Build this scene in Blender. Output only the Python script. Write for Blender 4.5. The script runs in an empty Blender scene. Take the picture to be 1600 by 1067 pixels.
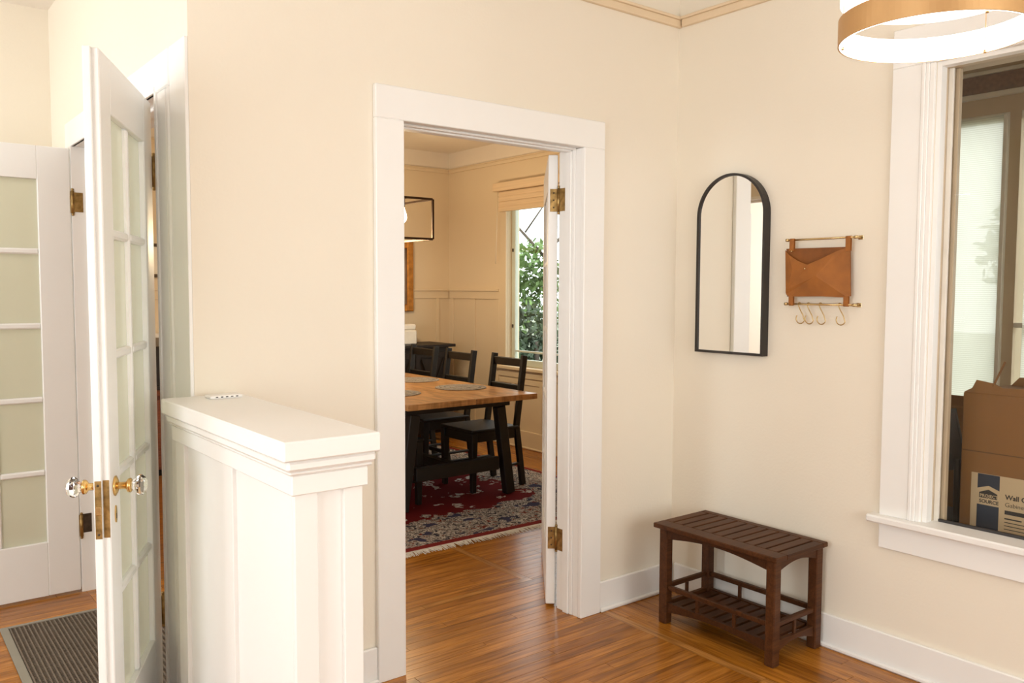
import bpy, bmesh, math, random
from mathutils import Matrix, Vector
random.seed(7)
S = bpy.context.scene
COL = S.collection
PI = math.pi

# ------------------------------------------------------------------ camera
cam_d = bpy.data.cameras.new('camera'); cam = bpy.data.objects.new('camera', cam_d); COL.objects.link(cam)
cam_d.sensor_width = 36.0; cam_d.lens = 1317.82 * 36.0 / 1600.0; cam_d.clip_start = 0.05; cam_d.clip_end = 200
_r = Vector((0.78747225, -0.61633648, 0.00409862)); _u = Vector((0.03503212, 0.05139645, 0.9980637)); _f = Vector((0.61535373, 0.78580388, -0.06206485))
cam.matrix_world = Matrix(((_r.x, _u.x, -_f.x, -3.08875), (_r.y, _u.y, -_f.y, -2.68715), (_r.z, _u.z, -_f.z, 1.44686), (0, 0, 0, 1)))
S.camera = cam
# ------------------------------------------------------------------ world, lights, exposure
S.view_settings.view_transform = 'Standard'; S.view_settings.look = 'None'
S.view_settings.gamma = 1.0; S.view_settings.use_curve_mapping = False
S.view_settings.exposure = -0.04
w = bpy.data.worlds.new('overcast_sky'); S.world = w; w.use_nodes = True
bgn = w.node_tree.nodes['Background']; bgn.inputs[0].default_value = (0.90, 0.96, 1.0, 1); bgn.inputs[1].default_value = 3.6

def area(name, loc, direction, sx, sy, power, color):
    d = bpy.data.lights.new(name, 'AREA'); d.shape = 'RECTANGLE'; d.size = sx; d.size_y = sy; d.energy = power; d.color = color
    o = bpy.data.objects.new(name, d); COL.objects.link(o); o.location = loc
    o.rotation_euler = Vector(direction).to_track_quat('-Z', 'Y').to_euler()
    return o
# daylight coming in through the left and front windows
area('daylight_left_window', (-5.15, -1.75, 1.50), (1, 0, -0.05), 2.0, 1.7, 39, (0.95, 0.98, 1.0))
area('added_entry_daylight', (-5.15, 1.62, 1.60), (1, 0, 0.05), 1.0, 1.4, 24, (0.90, 0.955, 1.0))  # added fill to lift the dim entry, from a made-up window
area('daylight_front_window', (-1.65, -4.90, 1.55), (0, 1, -0.05), 3.0, 1.7, 33, (1.0, 0.965, 0.90))

# ------------------------------------------------------------------ materials
MATS = {}
def new_mat(name):
    m = bpy.data.materials.new(name); m.use_nodes = True
    return m, m.node_tree.nodes, m.node_tree.links, m.node_tree.nodes['Principled BSDF']
def c4(c): return (c[0], c[1], c[2], 1)
def plain(name, col, rough=0.5, metal=0.0, var=0.06, scale=8.0, bump=0.0, bscale=200.0, spec=0.5, stretch=None, trans=0.0):
    m, n, l, b = new_mat(name)
    tc = n.new('ShaderNodeTexCoord'); mp = n.new('ShaderNodeMapping'); l.new(tc.outputs['Object'], mp.inputs[0])
    if stretch: mp.inputs['Scale'].default_value = stretch
    no = n.new('ShaderNodeTexNoise'); no.inputs['Scale'].default_value = scale; no.inputs['Detail'].default_value = 4; l.new(mp.outputs[0], no.inputs['Vector'])
    rp = n.new('ShaderNodeValToRGB'); l.new(no.outputs[0], rp.inputs[0])
    rp.color_ramp.elements[0].position = 0.3; rp.color_ramp.elements[1].position = 0.7
    rp.color_ramp.elements[0].color = c4([x * (1 - var) for x in col]); rp.color_ramp.elements[1].color = c4([min(1, x * (1 + var)) for x in col])
    l.new(rp.outputs[0], b.inputs['Base Color'])
    b.inputs['Roughness'].default_value = rough; b.inputs['Metallic'].default_value = metal; b.inputs['Specular IOR Level'].default_value = spec
    if trans: b.inputs['Transmission Weight'].default_value = trans
    if bump:
        nb = n.new('ShaderNodeTexNoise'); nb.inputs['Scale'].default_value = bscale; l.new(mp.outputs[0], nb.inputs['Vector'])
        bp = n.new('ShaderNodeBump'); bp.inputs['Strength'].default_value = bump; bp.inputs['Distance'].default_value = 0.002; l.new(nb.outputs[0], bp.inputs['Height'])
        l.new(bp.outputs[0], b.inputs['Normal'])
    MATS[name] = m
    return m
def emit(name, col, strength):
    m, n, l, b = new_mat(name)
    b.inputs['Base Color'].default_value = c4(col); b.inputs['Emission Color'].default_value = c4(col); b.inputs['Emission Strength'].default_value = strength
    MATS[name] = m
def front_fresnel(n, l, f):
    # the pane is a thin closed slab: only its entry face reflects
    g = n.new('ShaderNodeNewGeometry'); q = n.new('ShaderNodeMath'); q.operation = 'SUBTRACT'; q.inputs[0].default_value = 1.0; l.new(g.outputs['Backfacing'], q.inputs[1])
    k = n.new('ShaderNodeMath'); k.operation = 'MULTIPLY'; l.new(f.outputs[0], k.inputs[0]); l.new(q.outputs[0], k.inputs[1]); return k.outputs[0]
def glass_thin(name, tint, refl=0.08, rough=0.0):
    m, n, l, b = new_mat(name)
    n.remove(b); out = n['Material Output']
    t = n.new('ShaderNodeBsdfTransparent'); t.inputs[0].default_value = c4(tint)
    g = n.new('ShaderNodeBsdfGlossy'); g.inputs['Roughness'].default_value = rough
    f = n.new('ShaderNodeFresnel'); f.inputs['IOR'].default_value = 1.45
    mx = n.new('ShaderNodeMixShader'); l.new(front_fresnel(n, l, f), mx.inputs[0]); l.new(t.outputs[0], mx.inputs[1]); l.new(g.outputs[0], mx.inputs[2]); l.new(mx.outputs[0], out.inputs[0])
    MATS[name] = m
def wood_planks(name, cols, rough, scale=(3, 38, 38), rnd=True, grain=0.5, spec=0.5):
    """oak: tint picked per board by the object's own random number, grain running along local x"""
    m, n, l, b = new_mat(name)
    tc = n.new('ShaderNodeTexCoord'); oi = n.new('ShaderNodeObjectInfo')
    mu = n.new('ShaderNodeMath'); mu.operation = 'MULTIPLY'; mu.inputs[1].default_value = 37.0; l.new(oi.outputs['Random'], mu.inputs[0])
    cb = n.new('ShaderNodeCombineXYZ'); l.new(mu.outputs[0], cb.inputs[0]); l.new(mu.outputs[0], cb.inputs[1]); l.new(mu.outputs[0], cb.inputs[2])
    ad = n.new('ShaderNodeVectorMath'); ad.operation = 'ADD'; l.new(tc.outputs['Object'], ad.inputs[0]); l.new(cb.outputs[0], ad.inputs[1])
    mp = n.new('ShaderNodeMapping'); mp.inputs['Scale'].default_value = scale; l.new(ad.outputs[0], mp.inputs[0])
    no = n.new('ShaderNodeTexNoise'); no.inputs['Scale'].default_value = 1.0; no.inputs['Detail'].default_value = 6; no.inputs['Distortion'].default_value = 0.9; l.new(mp.outputs[0], no.inputs['Vector'])
    mp2 = n.new('ShaderNodeMapping'); mp2.inputs['Scale'].default_value = (6, 210, 210); l.new(ad.outputs[0], mp2.inputs[0])
    no2 = n.new('ShaderNodeTexNoise'); no2.inputs['Scale'].default_value = 1.0; no2.inputs['Detail'].default_value = 3; l.new(mp2.outputs[0], no2.inputs['Vector'])
    rp = n.new('ShaderNodeValToRGB'); l.new(oi.outputs['Random'], rp.inputs[0]); r = rp.color_ramp
    while len(r.elements) < len(cols): r.elements.new(0.5)
    for i, c in enumerate(cols): r.elements[i].position = i / (len(cols) - 1); r.elements[i].color = c4(c)
    g = n.new('ShaderNodeValToRGB'); l.new(no.outputs[0], g.inputs[0]); g.color_ramp.elements[0].position = 0.34; g.color_ramp.elements[1].position = 0.62
    k = 1 - grain; g.color_ramp.elements[0].color = (k, k * 0.92, k * 0.8, 1); g.color_ramp.elements[1].color = (1, 1, 1, 1)
    g2 = n.new('ShaderNodeValToRGB'); l.new(no2.outputs[0], g2.inputs[0]); g2.color_ramp.elements[0].position = 0.35; g2.color_ramp.elements[1].position = 0.55
    g2.color_ramp.elements[0].color = (0.72, 0.68, 0.6, 1); g2.color_ramp.elements[1].color = (1, 1, 1, 1)
    x1 = n.new('ShaderNodeMixRGB'); x1.blend_type = 'MULTIPLY'; x1.inputs[0].default_value = 1; l.new(rp.outputs[0], x1.inputs[1]); l.new(g.outputs[0], x1.inputs[2])
    x2 = n.new('ShaderNodeMixRGB'); x2.blend_type = 'MULTIPLY'; x2.inputs[0].default_value = 1; l.new(x1.outputs[0], x2.inputs[1]); l.new(g2.outputs[0], x2.inputs[2])
    l.new(x2.outputs[0], b.inputs['Base Color']); b.inputs['Roughness'].default_value = rough; b.inputs['Specular IOR Level'].default_value = spec
    bp = n.new('ShaderNodeBump'); bp.inputs['Strength'].default_value = 0.04; bp.inputs['Distance'].default_value = 0.001; l.new(no2.outputs[0], bp.inputs['Height']); l.new(bp.outputs[0], b.inputs['Normal'])
    MATS[name] = m

plain('wall_paint', (0.86, 0.787, 0.66), 0.7, var=0.015, scale=1.2, bump=0.25, bscale=90)
plain('dining_paint', (0.79, 0.66, 0.48), 0.65, var=0.015, scale=1.2)
plain('ceiling_paint', (0.86, 0.79, 0.70), 0.8, var=0.01)
plain('trim_white', (0.90, 0.885, 0.85), 0.38, var=0.012, scale=3)
plain('rail_paint', (0.80, 0.64, 0.44), 0.5, var=0.02)
plain('door_white', (0.89, 0.88, 0.85), 0.33, var=0.012, scale=3)
plain('porch_paint', (0.56, 0.43, 0.29), 0.7, var=0.05, scale=2)
plain('stop_paint', (0.60, 0.49, 0.35), 0.5)
plain('porch_trim', (0.74, 0.69, 0.60), 0.5)
plain('porch_beam', (0.21, 0.115, 0.065), 0.6, var=0.2, stretch=(1, 6, 6))
plain('subfloor', (0.10, 0.045, 0.015), 0.7)
OAK = [(0.49, 0.183, 0.017), (0.57, 0.222, 0.026), (0.39, 0.137, 0.011), (0.61, 0.242, 0.033), (0.51, 0.194, 0.020)]
wood_planks('oak_board', OAK, 0.27, grain=0.45)
wood_planks('oak_light', [(0.55, 0.245, 0.055), (0.58, 0.26, 0.06)], 0.23)
wood_planks('oak_slab', [(0.44, 0.175, 0.026), (0.44, 0.175, 0.026)], 0.3)
wood_planks('walnut', [(0.072, 0.0235, 0.0055), (0.100, 0.034, 0.009), (0.085, 0.028, 0.007)], 0.5, grain=0.35, spec=0.25)
wood_planks('acacia', [(0.60, 0.31, 0.115), (0.66, 0.35, 0.14)], 0.3, scale=(20, 4, 4), grain=0.45)
plain('black_wood', (0.009, 0.0075, 0.0065), 0.5, var=0.2, stretch=(2, 2, 2))
plain('dark_wood', (0.018, 0.012, 0.009), 0.5, spec=0.25, var=0.3, stretch=(4, 4, 1))
plain('reddish_wood', (0.25, 0.075, 0.03), 0.4, var=0.3, stretch=(2, 2, 14))
plain('black_metal', (0.030, 0.024, 0.020), 0.42, metal=0.3, var=0.1)
plain('bronze_metal', (0.075, 0.045, 0.028), 0.4, metal=0.6, var=0.15)
plain('brass', (0.70, 0.46, 0.17), 0.24, metal=1.0, var=0.12, scale=30)
plain('pale_brass', (0.66, 0.49, 0.25), 0.25, metal=1.0, var=0.05)
plain('hook_brass', (0.50, 0.35, 0.155), 0.3, metal=1.0, var=0.05)
plain('old_brass', (0.36, 0.235, 0.09), 0.42, metal=1.0, var=0.4, scale=45)
plain('dark_bronze', (0.10, 0.075, 0.055), 0.5, metal=0.9, var=0.3, scale=40)
plain('leather', (0.32, 0.108, 0.014), 0.65, var=0.18, scale=14, bump=0.3, bscale=260)
plain('leather_dark', (0.23, 0.072, 0.009), 0.65, var=0.18, scale=14, bump=0.3, bscale=260)
plain('ring_metal', (0.60, 0.37, 0.17), 0.42, metal=0.85, var=0.04)
plain('cardboard', (0.25, 0.118, 0.036), 0.8, var=0.07, scale=5)
plain('cardboard_dark', (0.13, 0.065, 0.026), 0.8, var=0.1, scale=5)
plain('label_paper', (0.60, 0.46, 0.29), 0.6, var=0.02)
plain('label_blue', (0.028, 0.038, 0.062), 0.5, var=0.03)
plain('ink', (0.035, 0.03, 0.028), 0.6)
plain('grey_cloth', (0.05, 0.045, 0.045), 0.8, var=0.15, scale=30)
plain('mat_rubber', (0.085, 0.062, 0.045), 0.85, var=0.2, scale=60)
plain('mat_rib', (0.155, 0.12, 0.088), 0.8, var=0.25, scale=90)
plain('mat_edge', (0.26, 0.24, 0.19), 0.7, var=0.05)
plain('fringe_cotton', (0.72, 0.66, 0.56), 0.9, var=0.12, scale=40)
plain('placemat_weave', (0.27, 0.225, 0.18), 0.9, var=0.5, scale=120, bump=0.8, bscale=160)
plain('ceramic_white', (0.85, 0.80, 0.72), 0.35)
plain('gold_frame', (0.45, 0.18, 0.03), 0.38, metal=0.7, var=0.3, scale=20)
plain('canvas', (0.20, 0.13, 0.08), 0.6, var=0.5, scale=6)
plain('shade_wood', (0.80, 0.62, 0.42), 0.6, var=0.06, stretch=(1, 1, 60), scale=2)
plain('shade_cord', (0.85, 0.74, 0.58), 0.7)
plain('sash_green', (0.62, 0.66, 0.58), 0.4, var=0.03)
plain('leaf', (0.13, 0.21, 0.06), 0.6, var=0.55, scale=1.2)
plain('leaf_dark', (0.055, 0.085, 0.04), 0.6, var=0.5, scale=1.2)
plain('bark', (0.11, 0.085, 0.065), 0.9, var=0.3)
plain('lawn', (0.22, 0.235, 0.16), 0.9, var=0.3)
plain('concrete', (0.45, 0.43, 0.40), 0.9, var=0.1)
plain('white_plastic', (0.88, 0.86, 0.82), 0.4)
emit('led_white', (1.0, 0.95, 0.88), 7.5)
emit('led_soft', (1.0, 0.95, 0.88), 2.4)
emit('added_lamp_glow', (0.97, 0.98, 1.0), 20.0)
emit('bulb_glow', (1.0, 0.82, 0.55), 14.0)
glass_thin('clear_glass', (0.97, 0.985, 0.965))
# frosted door glass: scatters light, faintly green
m, n, l, b = new_mat('door_glass'); out = n['Material Output']; n.remove(b)
tr = n.new('ShaderNodeBsdfTranslucent'); tr.inputs[0].default_value = (0.86, 0.86, 0.74, 1); df = n.new('ShaderNodeBsdfDiffuse'); df.inputs[0].default_value = (0.80, 0.80, 0.69, 1)
m1 = n.new('ShaderNodeMixShader'); m1.inputs[0].default_value = 0.45; l.new(df.outputs[0], m1.inputs[1]); l.new(tr.outputs[0], m1.inputs[2])
tp = n.new('ShaderNodeBsdfTransparent'); tp.inputs[0].default_value = (0.93, 0.95, 0.88, 1); m2 = n.new('ShaderNodeMixShader'); m2.inputs[0].default_value = 0.18; l.new(m1.outputs[0], m2.inputs[1]); l.new(tp.outputs[0], m2.inputs[2])
gl = n.new('ShaderNodeBsdfGlossy'); gl.inputs['Roughness'].default_value = 0.12; fr = n.new('ShaderNodeFresnel'); fr.inputs[0].default_value = 1.4
m3 = n.new('ShaderNodeMixShader'); l.new(front_fresnel(n, l, fr), m3.inputs[0]); l.new(m2.outputs[0], m3.inputs[1]); l.new(gl.outputs[0], m3.inputs[2]); l.new(m3.outputs[0], out.inputs[0]); MATS['door_glass'] = m
glass_thin('window_glass', (0.96, 0.95, 0.925))
m, n, l, b = new_mat('mirror_glass'); b.inputs['Base Color'].default_value = (0.92, 0.92, 0.90, 1); b.inputs['Metallic'].default_value = 1; b.inputs['Roughness'].default_value = 0.01; MATS['mirror_glass'] = m
m, n, l, b = new_mat('knob_crystal'); b.inputs['Base Color'].default_value = (1, 1, 1, 1); b.inputs['Transmission Weight'].default_value = 1; b.inputs['Roughness'].default_value = 0.02; b.inputs['IOR'].default_value = 1.5; MATS['knob_crystal'] = m
# woven shade: thin cloth that lets light through, fine horizontal ribs
m, n, l, b = new_mat('woven_shade'); out = n['Material Output']
tc = n.new('ShaderNodeTexCoord'); wv = n.new('ShaderNodeTexWave'); wv.bands_direction = 'Z'; wv.inputs['Scale'].default_value = 30; wv.inputs['Distortion'].default_value = 0.8; l.new(tc.outputs['Object'], wv.inputs['Vector'])
rp = n.new('ShaderNodeValToRGB'); l.new(wv.outputs[0], rp.inputs[0]); rp.color_ramp.elements[0].color = (0.80, 0.78, 0.72, 1); rp.color_ramp.elements[1].color = (0.97, 0.965, 0.93, 1)
df = n.new('ShaderNodeBsdfDiffuse'); tr = n.new('ShaderNodeBsdfTranslucent'); l.new(rp.outputs[0], df.inputs[0]); l.new(rp.outputs[0], tr.inputs[0])
mx = n.new('ShaderNodeMixShader'); mx.inputs[0].default_value = 0.88; l.new(df.outputs[0], mx.inputs[1]); l.new(tr.outputs[0], mx.inputs[2])
tp = n.new('ShaderNodeBsdfTransparent'); mx2 = n.new('ShaderNodeMixShader'); mx2.inputs[0].default_value = 0.28; l.new(mx.outputs[0], mx2.inputs[1]); l.new(tp.outputs[0], mx2.inputs[2]); l.new(mx2.outputs[0], out.inputs[0])
n.remove(b); MATS['woven_shade'] = m
# rug: red field, ivory and navy floral border, red edge
def rug_mat(hx, hy):
    m, n, l, b = new_mat('rug_wool')
    def math_(op, a, b_, c=None):
        x = n.new('ShaderNodeMath'); x.operation = op
        for i, v in enumerate((a, b_) if c is None else (a, b_, c)):
            if isinstance(v, (int, float)): x.inputs[i].default_value = v
            else: l.new(v, x.inputs[i])
        return x.outputs[0]
    tc = n.new('ShaderNodeTexCoord'); sp = n.new('ShaderNodeSeparateXYZ'); l.new(tc.outputs['Object'], sp.inputs[0])
    ax = math_('SUBTRACT', hx, math_('ABSOLUTE', sp.outputs[0], 0)); ay = math_('SUBTRACT', hy, math_('ABSOLUTE', sp.outputs[1], 0))
    d = math_('MINIMUM', ax, ay)
    nz = n.new('ShaderNodeTexNoise'); nz.inputs['Scale'].default_value = 5.5; nz.inputs['Detail'].default_value = 3; l.new(tc.outputs['Object'], nz.inputs['Vector'])
    dd = math_('ADD', d, math_('MULTIPLY', math_('SUBTRACT', nz.outputs[0], 0.5), 0.5))
    vor = n.new('ShaderNodeTexVoronoi'); vor.inputs['Scale'].default_value = 13; l.new(tc.outputs['Object'], vor.inputs['Vector'])
    v2 = n.new('ShaderNodeTexNoise'); v2.inputs['Scale'].default_value = 17; v2.inputs['Detail'].default_value = 4; v2.inputs['Distortion'].default_value = 1.5; l.new(tc.outputs['Object'], v2.inputs['Vector'])
    rb = n.new('ShaderNodeValToRGB'); l.new(v2.outputs[0], rb.inputs[0]); r = rb.color_ramp; r.interpolation = 'CONSTANT'
    for i in range(4): r.elements.new(0.5)
    for e, (p, c) in zip(r.elements, ((0, (0.03, 0.03, 0.05)), (0.40, (0.16, 0.14, 0.125)), (0.44, (0.55, 0.49, 0.42)), (0.50, (0.06, 0.052, 0.06)), (0.555, (0.46, 0.40, 0.34)), (0.61, (0.14, 0.025, 0.02)))): e.position = p; e.color = c4(c)
    nb = n.new('ShaderNodeTexNoise'); nb.inputs['Scale'].default_value = 6.5; l.new(tc.outputs['Object'], nb.inputs['Vector'])
    navy = n.new('ShaderNodeMixRGB'); l.new(math_('GREATER_THAN', nb.outputs[0], 0.62), navy.inputs[0]); l.new(rb.outputs[0], navy.inputs[1]); navy.inputs[2].default_value = (0.045, 0.045, 0.085, 1)
    # field: red with ivory sprays
    f1 = math_('GREATER_THAN', nz.outputs[0], 0.60); f2 = math_('GREATER_THAN', v2.outputs[0], 0.49)
    fld = n.new('ShaderNodeMixRGB'); l.new(math_('MULTIPLY', f1, f2), fld.inputs[0]); fld.inputs[1].default_value = (0.125, 0.0075, 0.009, 1); fld.inputs[2].default_value = (0.50, 0.46, 0.42, 1)
    inner = math_('GREATER_THAN', dd, 0.50)
    mxa = n.new('ShaderNodeMixRGB'); l.new(inner, mxa.inputs[0]); l.new(navy.outputs[0], mxa.inputs[1]); l.new(fld.outputs[0], mxa.inputs[2])
    mxb = n.new('ShaderNodeMixRGB'); l.new(math_('LESS_THAN', d, 0.045), mxb.inputs[0]); l.new(mxa.outputs[0], mxb.inputs[1]); mxb.inputs[2].default_value = (0.19, 0.022, 0.018, 1)
    l.new(mxb.outputs[0], b.inputs['Base Color']); b.inputs['Roughness'].default_value = 0.95; b.inputs['Specular IOR Level'].default_value = 0.1
    MATS['rug_wool'] = m
rug_mat(1.2, 1.35)

# ------------------------------------------------------------------ mesh helpers
def link(name, me, parent=None, loc=(0, 0, 0), rot=(0, 0, 0)):
    o = bpy.data.objects.new(name, me); COL.objects.link(o); o.location = loc; o.rotation_euler = rot
    if parent is not None: o.parent = parent
    return o
def tag(o, label=None, cat=None, group=None, kind=None):
    if label: o['label'] = label
    if cat: o['category'] = cat
    if group: o['group'] = group
    if kind: o['kind'] = kind
    return o
def thing(name, loc, label, cat, rz=0.0, group=None, kind=None):
    return tag(link(name, None, None, loc, (0, 0, rz)), label, cat, group, kind)
def finish(bm, name, mat, smooth=False):
    bmesh.ops.recalc_face_normals(bm, faces=bm.faces)
    me = bpy.data.meshes.new(name); bm.to_mesh(me); bm.free(); me.materials.append(MATS[mat])
    if smooth:
        for p in me.polygons: p.use_smooth = True
    return me
_cache = {}
def box_mesh(sx, sy, sz, mat, bev):
    k = (round(sx, 4), round(sy, 4), round(sz, 4), mat, bev)
    if k in _cache: return _cache[k]
    bm = bmesh.new(); bmesh.ops.create_cube(bm, size=1); bmesh.ops.scale(bm, vec=(sx, sy, sz), verts=bm.verts)
    if bev: bmesh.ops.bevel(bm, geom=bm.edges[:], offset=min(bev, 0.45 * min(sx, sy, sz)), segments=1, affect='EDGES')
    _cache[k] = finish(bm, 'box', mat); return _cache[k]
def box(name, x0, x1, y0, y1, z0, z1, mat, parent=None, bev=0.002, rot=(0, 0, 0)):
    return link(name, box_mesh(abs(x1 - x0), abs(y1 - y0), abs(z1 - z0), mat, bev), parent, ((x0 + x1) / 2, (y0 + y1) / 2, (z0 + z1) / 2), rot)
def boxes(name, lst, mat, parent=None, loc=(0, 0, 0), bev=0):
    bm = bmesh.new()
    for x0, x1, y0, y1, z0, z1 in lst:
        r = bmesh.ops.create_cube(bm, size=1)['verts']
        bmesh.ops.scale(bm, vec=(abs(x1 - x0), abs(y1 - y0), abs(z1 - z0)), verts=r); bmesh.ops.translate(bm, vec=((x0 + x1) / 2 - loc[0], (y0 + y1) / 2 - loc[1], (z0 + z1) / 2 - loc[2]), verts=r)
    if bev: bmesh.ops.bevel(bm, geom=bm.edges[:], offset=bev, segments=1, affect='EDGES')
    return link(name, finish(bm, name, mat), parent, loc)
def prism(name, pts, axis, a, b, mat, parent=None, smooth=False, bev=0):
    """polygon pts (u,v) extruded along axis from a to b: x->(y,z)  y->(x,z)  z->(x,y)"""
    def P(u, v, t): return {'x': (t, u, v), 'y': (u, t, v), 'z': (u, v, t)}[axis]
    cu = sum(p[0] for p in pts) / len(pts); cv = sum(p[1] for p in pts) / len(pts); ct = (a + b) / 2
    bm = bmesh.new()
    A = [bm.verts.new(P(u - cu, v - cv, a - ct)) for u, v in pts]; B = [bm.verts.new(P(u - cu, v - cv, b - ct)) for u, v in pts]
    bm.faces.new(A); bm.faces.new(B[::-1])
    for i in range(len(pts)): j = (i + 1) % len(pts); bm.faces.new((A[i], B[i], B[j], A[j]))
    if bev: bmesh.ops.bevel(bm, geom=bm.edges[:], offset=bev, segments=1, affect='EDGES')
    return link(name, finish(bm, name, mat, smooth), parent, P(cu, cv, ct))
def bar(name, p, q, sx, sy, mat, parent=None, sx2=None, sy2=None, up=(0, 1, 0)):
    """rectangular bar from p to q, cross-section sx by sy, optionally tapering"""
    p = Vector(p); q = Vector(q); d = (q - p); L = d.length; d.normalize(); up = Vector(up)
    if abs(d.dot(up)) > 0.98: up = Vector((1, 0, 0))
    a = up.cross(d).normalized(); c = d.cross(a)
    sx2 = sx if sx2 is None else sx2; sy2 = sy if sy2 is None else sy2
    mid = (p + q) / 2; bm = bmesh.new(); V = []
    for t, ux, uy in ((p, sx, sy), (q, sx2, sy2)):
        for i, j in ((-1, -1), (1, -1), (1, 1), (-1, 1)): V.append(bm.verts.new(t - mid + a * (i * ux / 2) + c * (j * uy / 2)))
    bm.faces.new(V[:4][::-1]); bm.faces.new(V[4:])
    for i in range(4): j = (i + 1) % 4; bm.faces.new((V[i], V[j], V[4 + j], V[4 + i]))
    bmesh.ops.bevel(bm, geom=bm.edges[:], offset=min(0.003, 0.3 * min(sx, sy)), segments=1, affect='EDGES')
    return link(name, finish(bm, name, mat), parent, mid)
def tube(name, pts, r, mat, parent=None, seg=10, closed=False):
    pts = [Vector(p) for p in pts]; o = sum(pts, Vector()) / len(pts); bm = bmesh.new(); rings = []; N = len(pts); prev = None
    for i, p in enumerate(pts):
        if closed: t = pts[(i + 1) % N] - pts[i - 1]
        else: t = pts[min(i + 1, N - 1)] - pts[max(i - 1, 0)]
        t.normalize()
        if prev is None:
            up = Vector((0, 0, 1)) if abs(t.z) < 0.9 else Vector((1, 0, 0)); a = t.cross(up).normalized()
        else: a = (prev - t * prev.dot(t)).normalized()
        prev = a; c = t.cross(a); rr = r[i] if isinstance(r, (list, tuple)) else r
        rings.append([bm.verts.new(p - o + a * rr * math.cos(2 * PI * k / seg) + c * rr * math.sin(2 * PI * k / seg)) for k in range(seg)])
    for i in range(N if closed else N - 1):
        A, B = rings[i], rings[(i + 1) % N]
        for k in range(seg): bm.faces.new((A[k], A[(k + 1) % seg], B[(k + 1) % seg], B[k]))
    if not closed: bm.faces.new(rings[0][::-1]); bm.faces.new(rings[-1])
    return link(name, finish(bm, name, mat, True), parent, o)
def lathe(name, prof, mat, parent=None, loc=(0, 0, 0), rot=(0, 0, 0), seg=24, smooth=True, closed=False):
    """profile of (r,z) around local z"""
    bm = bmesh.new(); rings = []
    for r, z in prof:
        if r < 1e-5: rings.append([bm.verts.new((0, 0, z))])
        else: rings.append([bm.verts.new((r * math.cos(2 * PI * k / seg), r * math.sin(2 * PI * k / seg), z)) for k in range(seg)])
    for i in range(len(rings) if closed else len(rings) - 1):
        A, B = rings[i], rings[(i + 1) % len(rings)]
        for k in range(seg):
            j = (k + 1) % seg
            if len(A) == 1 and len(B) == 1: continue
            if len(A) == 1: bm.faces.new((A[0], B[j], B[k]))
            elif len(B) == 1: bm.faces.new((A[k], A[j], B[0]))
            else: bm.faces.new((A[k], A[j], B[j], B[k]))
    return link(name, finish(bm, name, mat, smooth), parent, loc, rot)
def text(name, body, size, loc, rot, mat, parent=None, shear=0.0, bold=0.0):
    cu = bpy.data.curves.new(name, 'FONT'); cu.body = body; cu.size = size; cu.extrude = 0.0004; cu.offset = bold; cu.shear = shear
    t = bpy.data.objects.new(name, cu); COL.objects.link(t)
    bpy.context.view_layer.update()
    me = bpy.data.meshes.new_from_object(t.evaluated_get(bpy.context.evaluated_depsgraph_get())); bpy.data.objects.remove(t); bpy.data.curves.remove(cu)
    me.materials.clear(); me.materials.append(MATS[mat])
    return link(name, me, parent, loc, rot)
def copy_tree(o, parent=None, name=None):
    c = o.copy(); COL.objects.link(c); c.parent = parent
    for ch in o.children: copy_tree(ch, c)
    return c

# ================================================================== THE SETTING
CEIL = 2.85
# ---- floors and their boards
BW = 0.0572
def floor_boards(parent, x0, x1, y0, y1, along, seed, skip=lambda x, y: False, mat='oak_board'):
    rg = random.Random(seed)
    lens = [0.55, 0.7, 0.85, 1.0, 1.2, 1.4]
    a0, a1, b0, b1 = (x0, x1, y0, y1) if along == 'x' else (y0, y1, x0, x1)
    nrow = max(1, int((b1 - b0) / BW + 0.999)); b = b1
    for i in range(nrow):
        lo = max(b0, b - BW); t = a0 - rg.uniform(0, 0.5)
        while t < a1 - 1e-4:
            L = rg.choice(lens); s, e = max(t, a0), min(t + L, a1)
            if a1 - e < 0.12: e = a1
            t = e if e >= a1 else t + L
            if e - s < 0.01: continue
            if along == 'x':
                if skip((s + e) / 2, (lo + b) / 2): continue
                link('plank', box_mesh(e - s - 0.0018, b - lo - 0.0018, 0.018, mat, 0), parent, ((s + e) / 2, (lo + b) / 2, -0.009))
            else:
                if skip((lo + b) / 2, (s + e) / 2): continue
                link('plank', box_mesh(e - s - 0.0018, b - lo - 0.0018, 0.018, mat, 0), parent, ((lo + b) / 2, (s + e) / 2, -0.009), (0, 0, PI / 2))
        b = lo
fl = tag(boxes('floor', [(-5.3, 0.0, -5.05, 0.0, -0.06, -0.0185), (-5.3, -2.25, 0.0, 2.22, -0.06, -0.0185)], 'subfloor'), 'honey oak strip floor of the entry room', 'floor', kind='structure')
floor_boards(fl, -3.5, -0.49, -1.95, 0.0, 'x', 1)
floor_boards(fl, -0.445, 0.0, -1.95, 0.0, 'y', 2)
floor_boards(fl, -0.49, -0.445, -1.95, 0.0, 'y', 5, mat='oak_light')
floor_boards(fl, -3.5, -2.25, 0.0, 2.22, 'x', 3)
box('floor_section', -5.3, -3.5, -5.05, 2.22, -0.018, 0, 'oak_slab', fl, 0)
box('floor_section', -3.5, 0, -5.05, -1.95, -0.018, 0, 'oak_slab', fl, 0)
fd = tag(boxes('floor_dining', [(-2.25, 1.7, 0.0, 4.47, -0.06, -0.0185)], 'subfloor'), 'honey oak strip floor of the dining room', 'floor', kind='structure')
floor_boards(fd, -2.25, 1.7, 0.0, 0.497, 'x', 11)
floor_boards(fd, -2.25, -0.456, 0.497, 0.54, 'x', 12, mat='oak_light')
floor_boards(fd, -2.25, -0.50, 0.54, 1.60, 'x', 13)
floor_boards(fd, -0.50, -0.456, 0.54, 1.60, 'y', 14, mat='oak_light')
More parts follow.
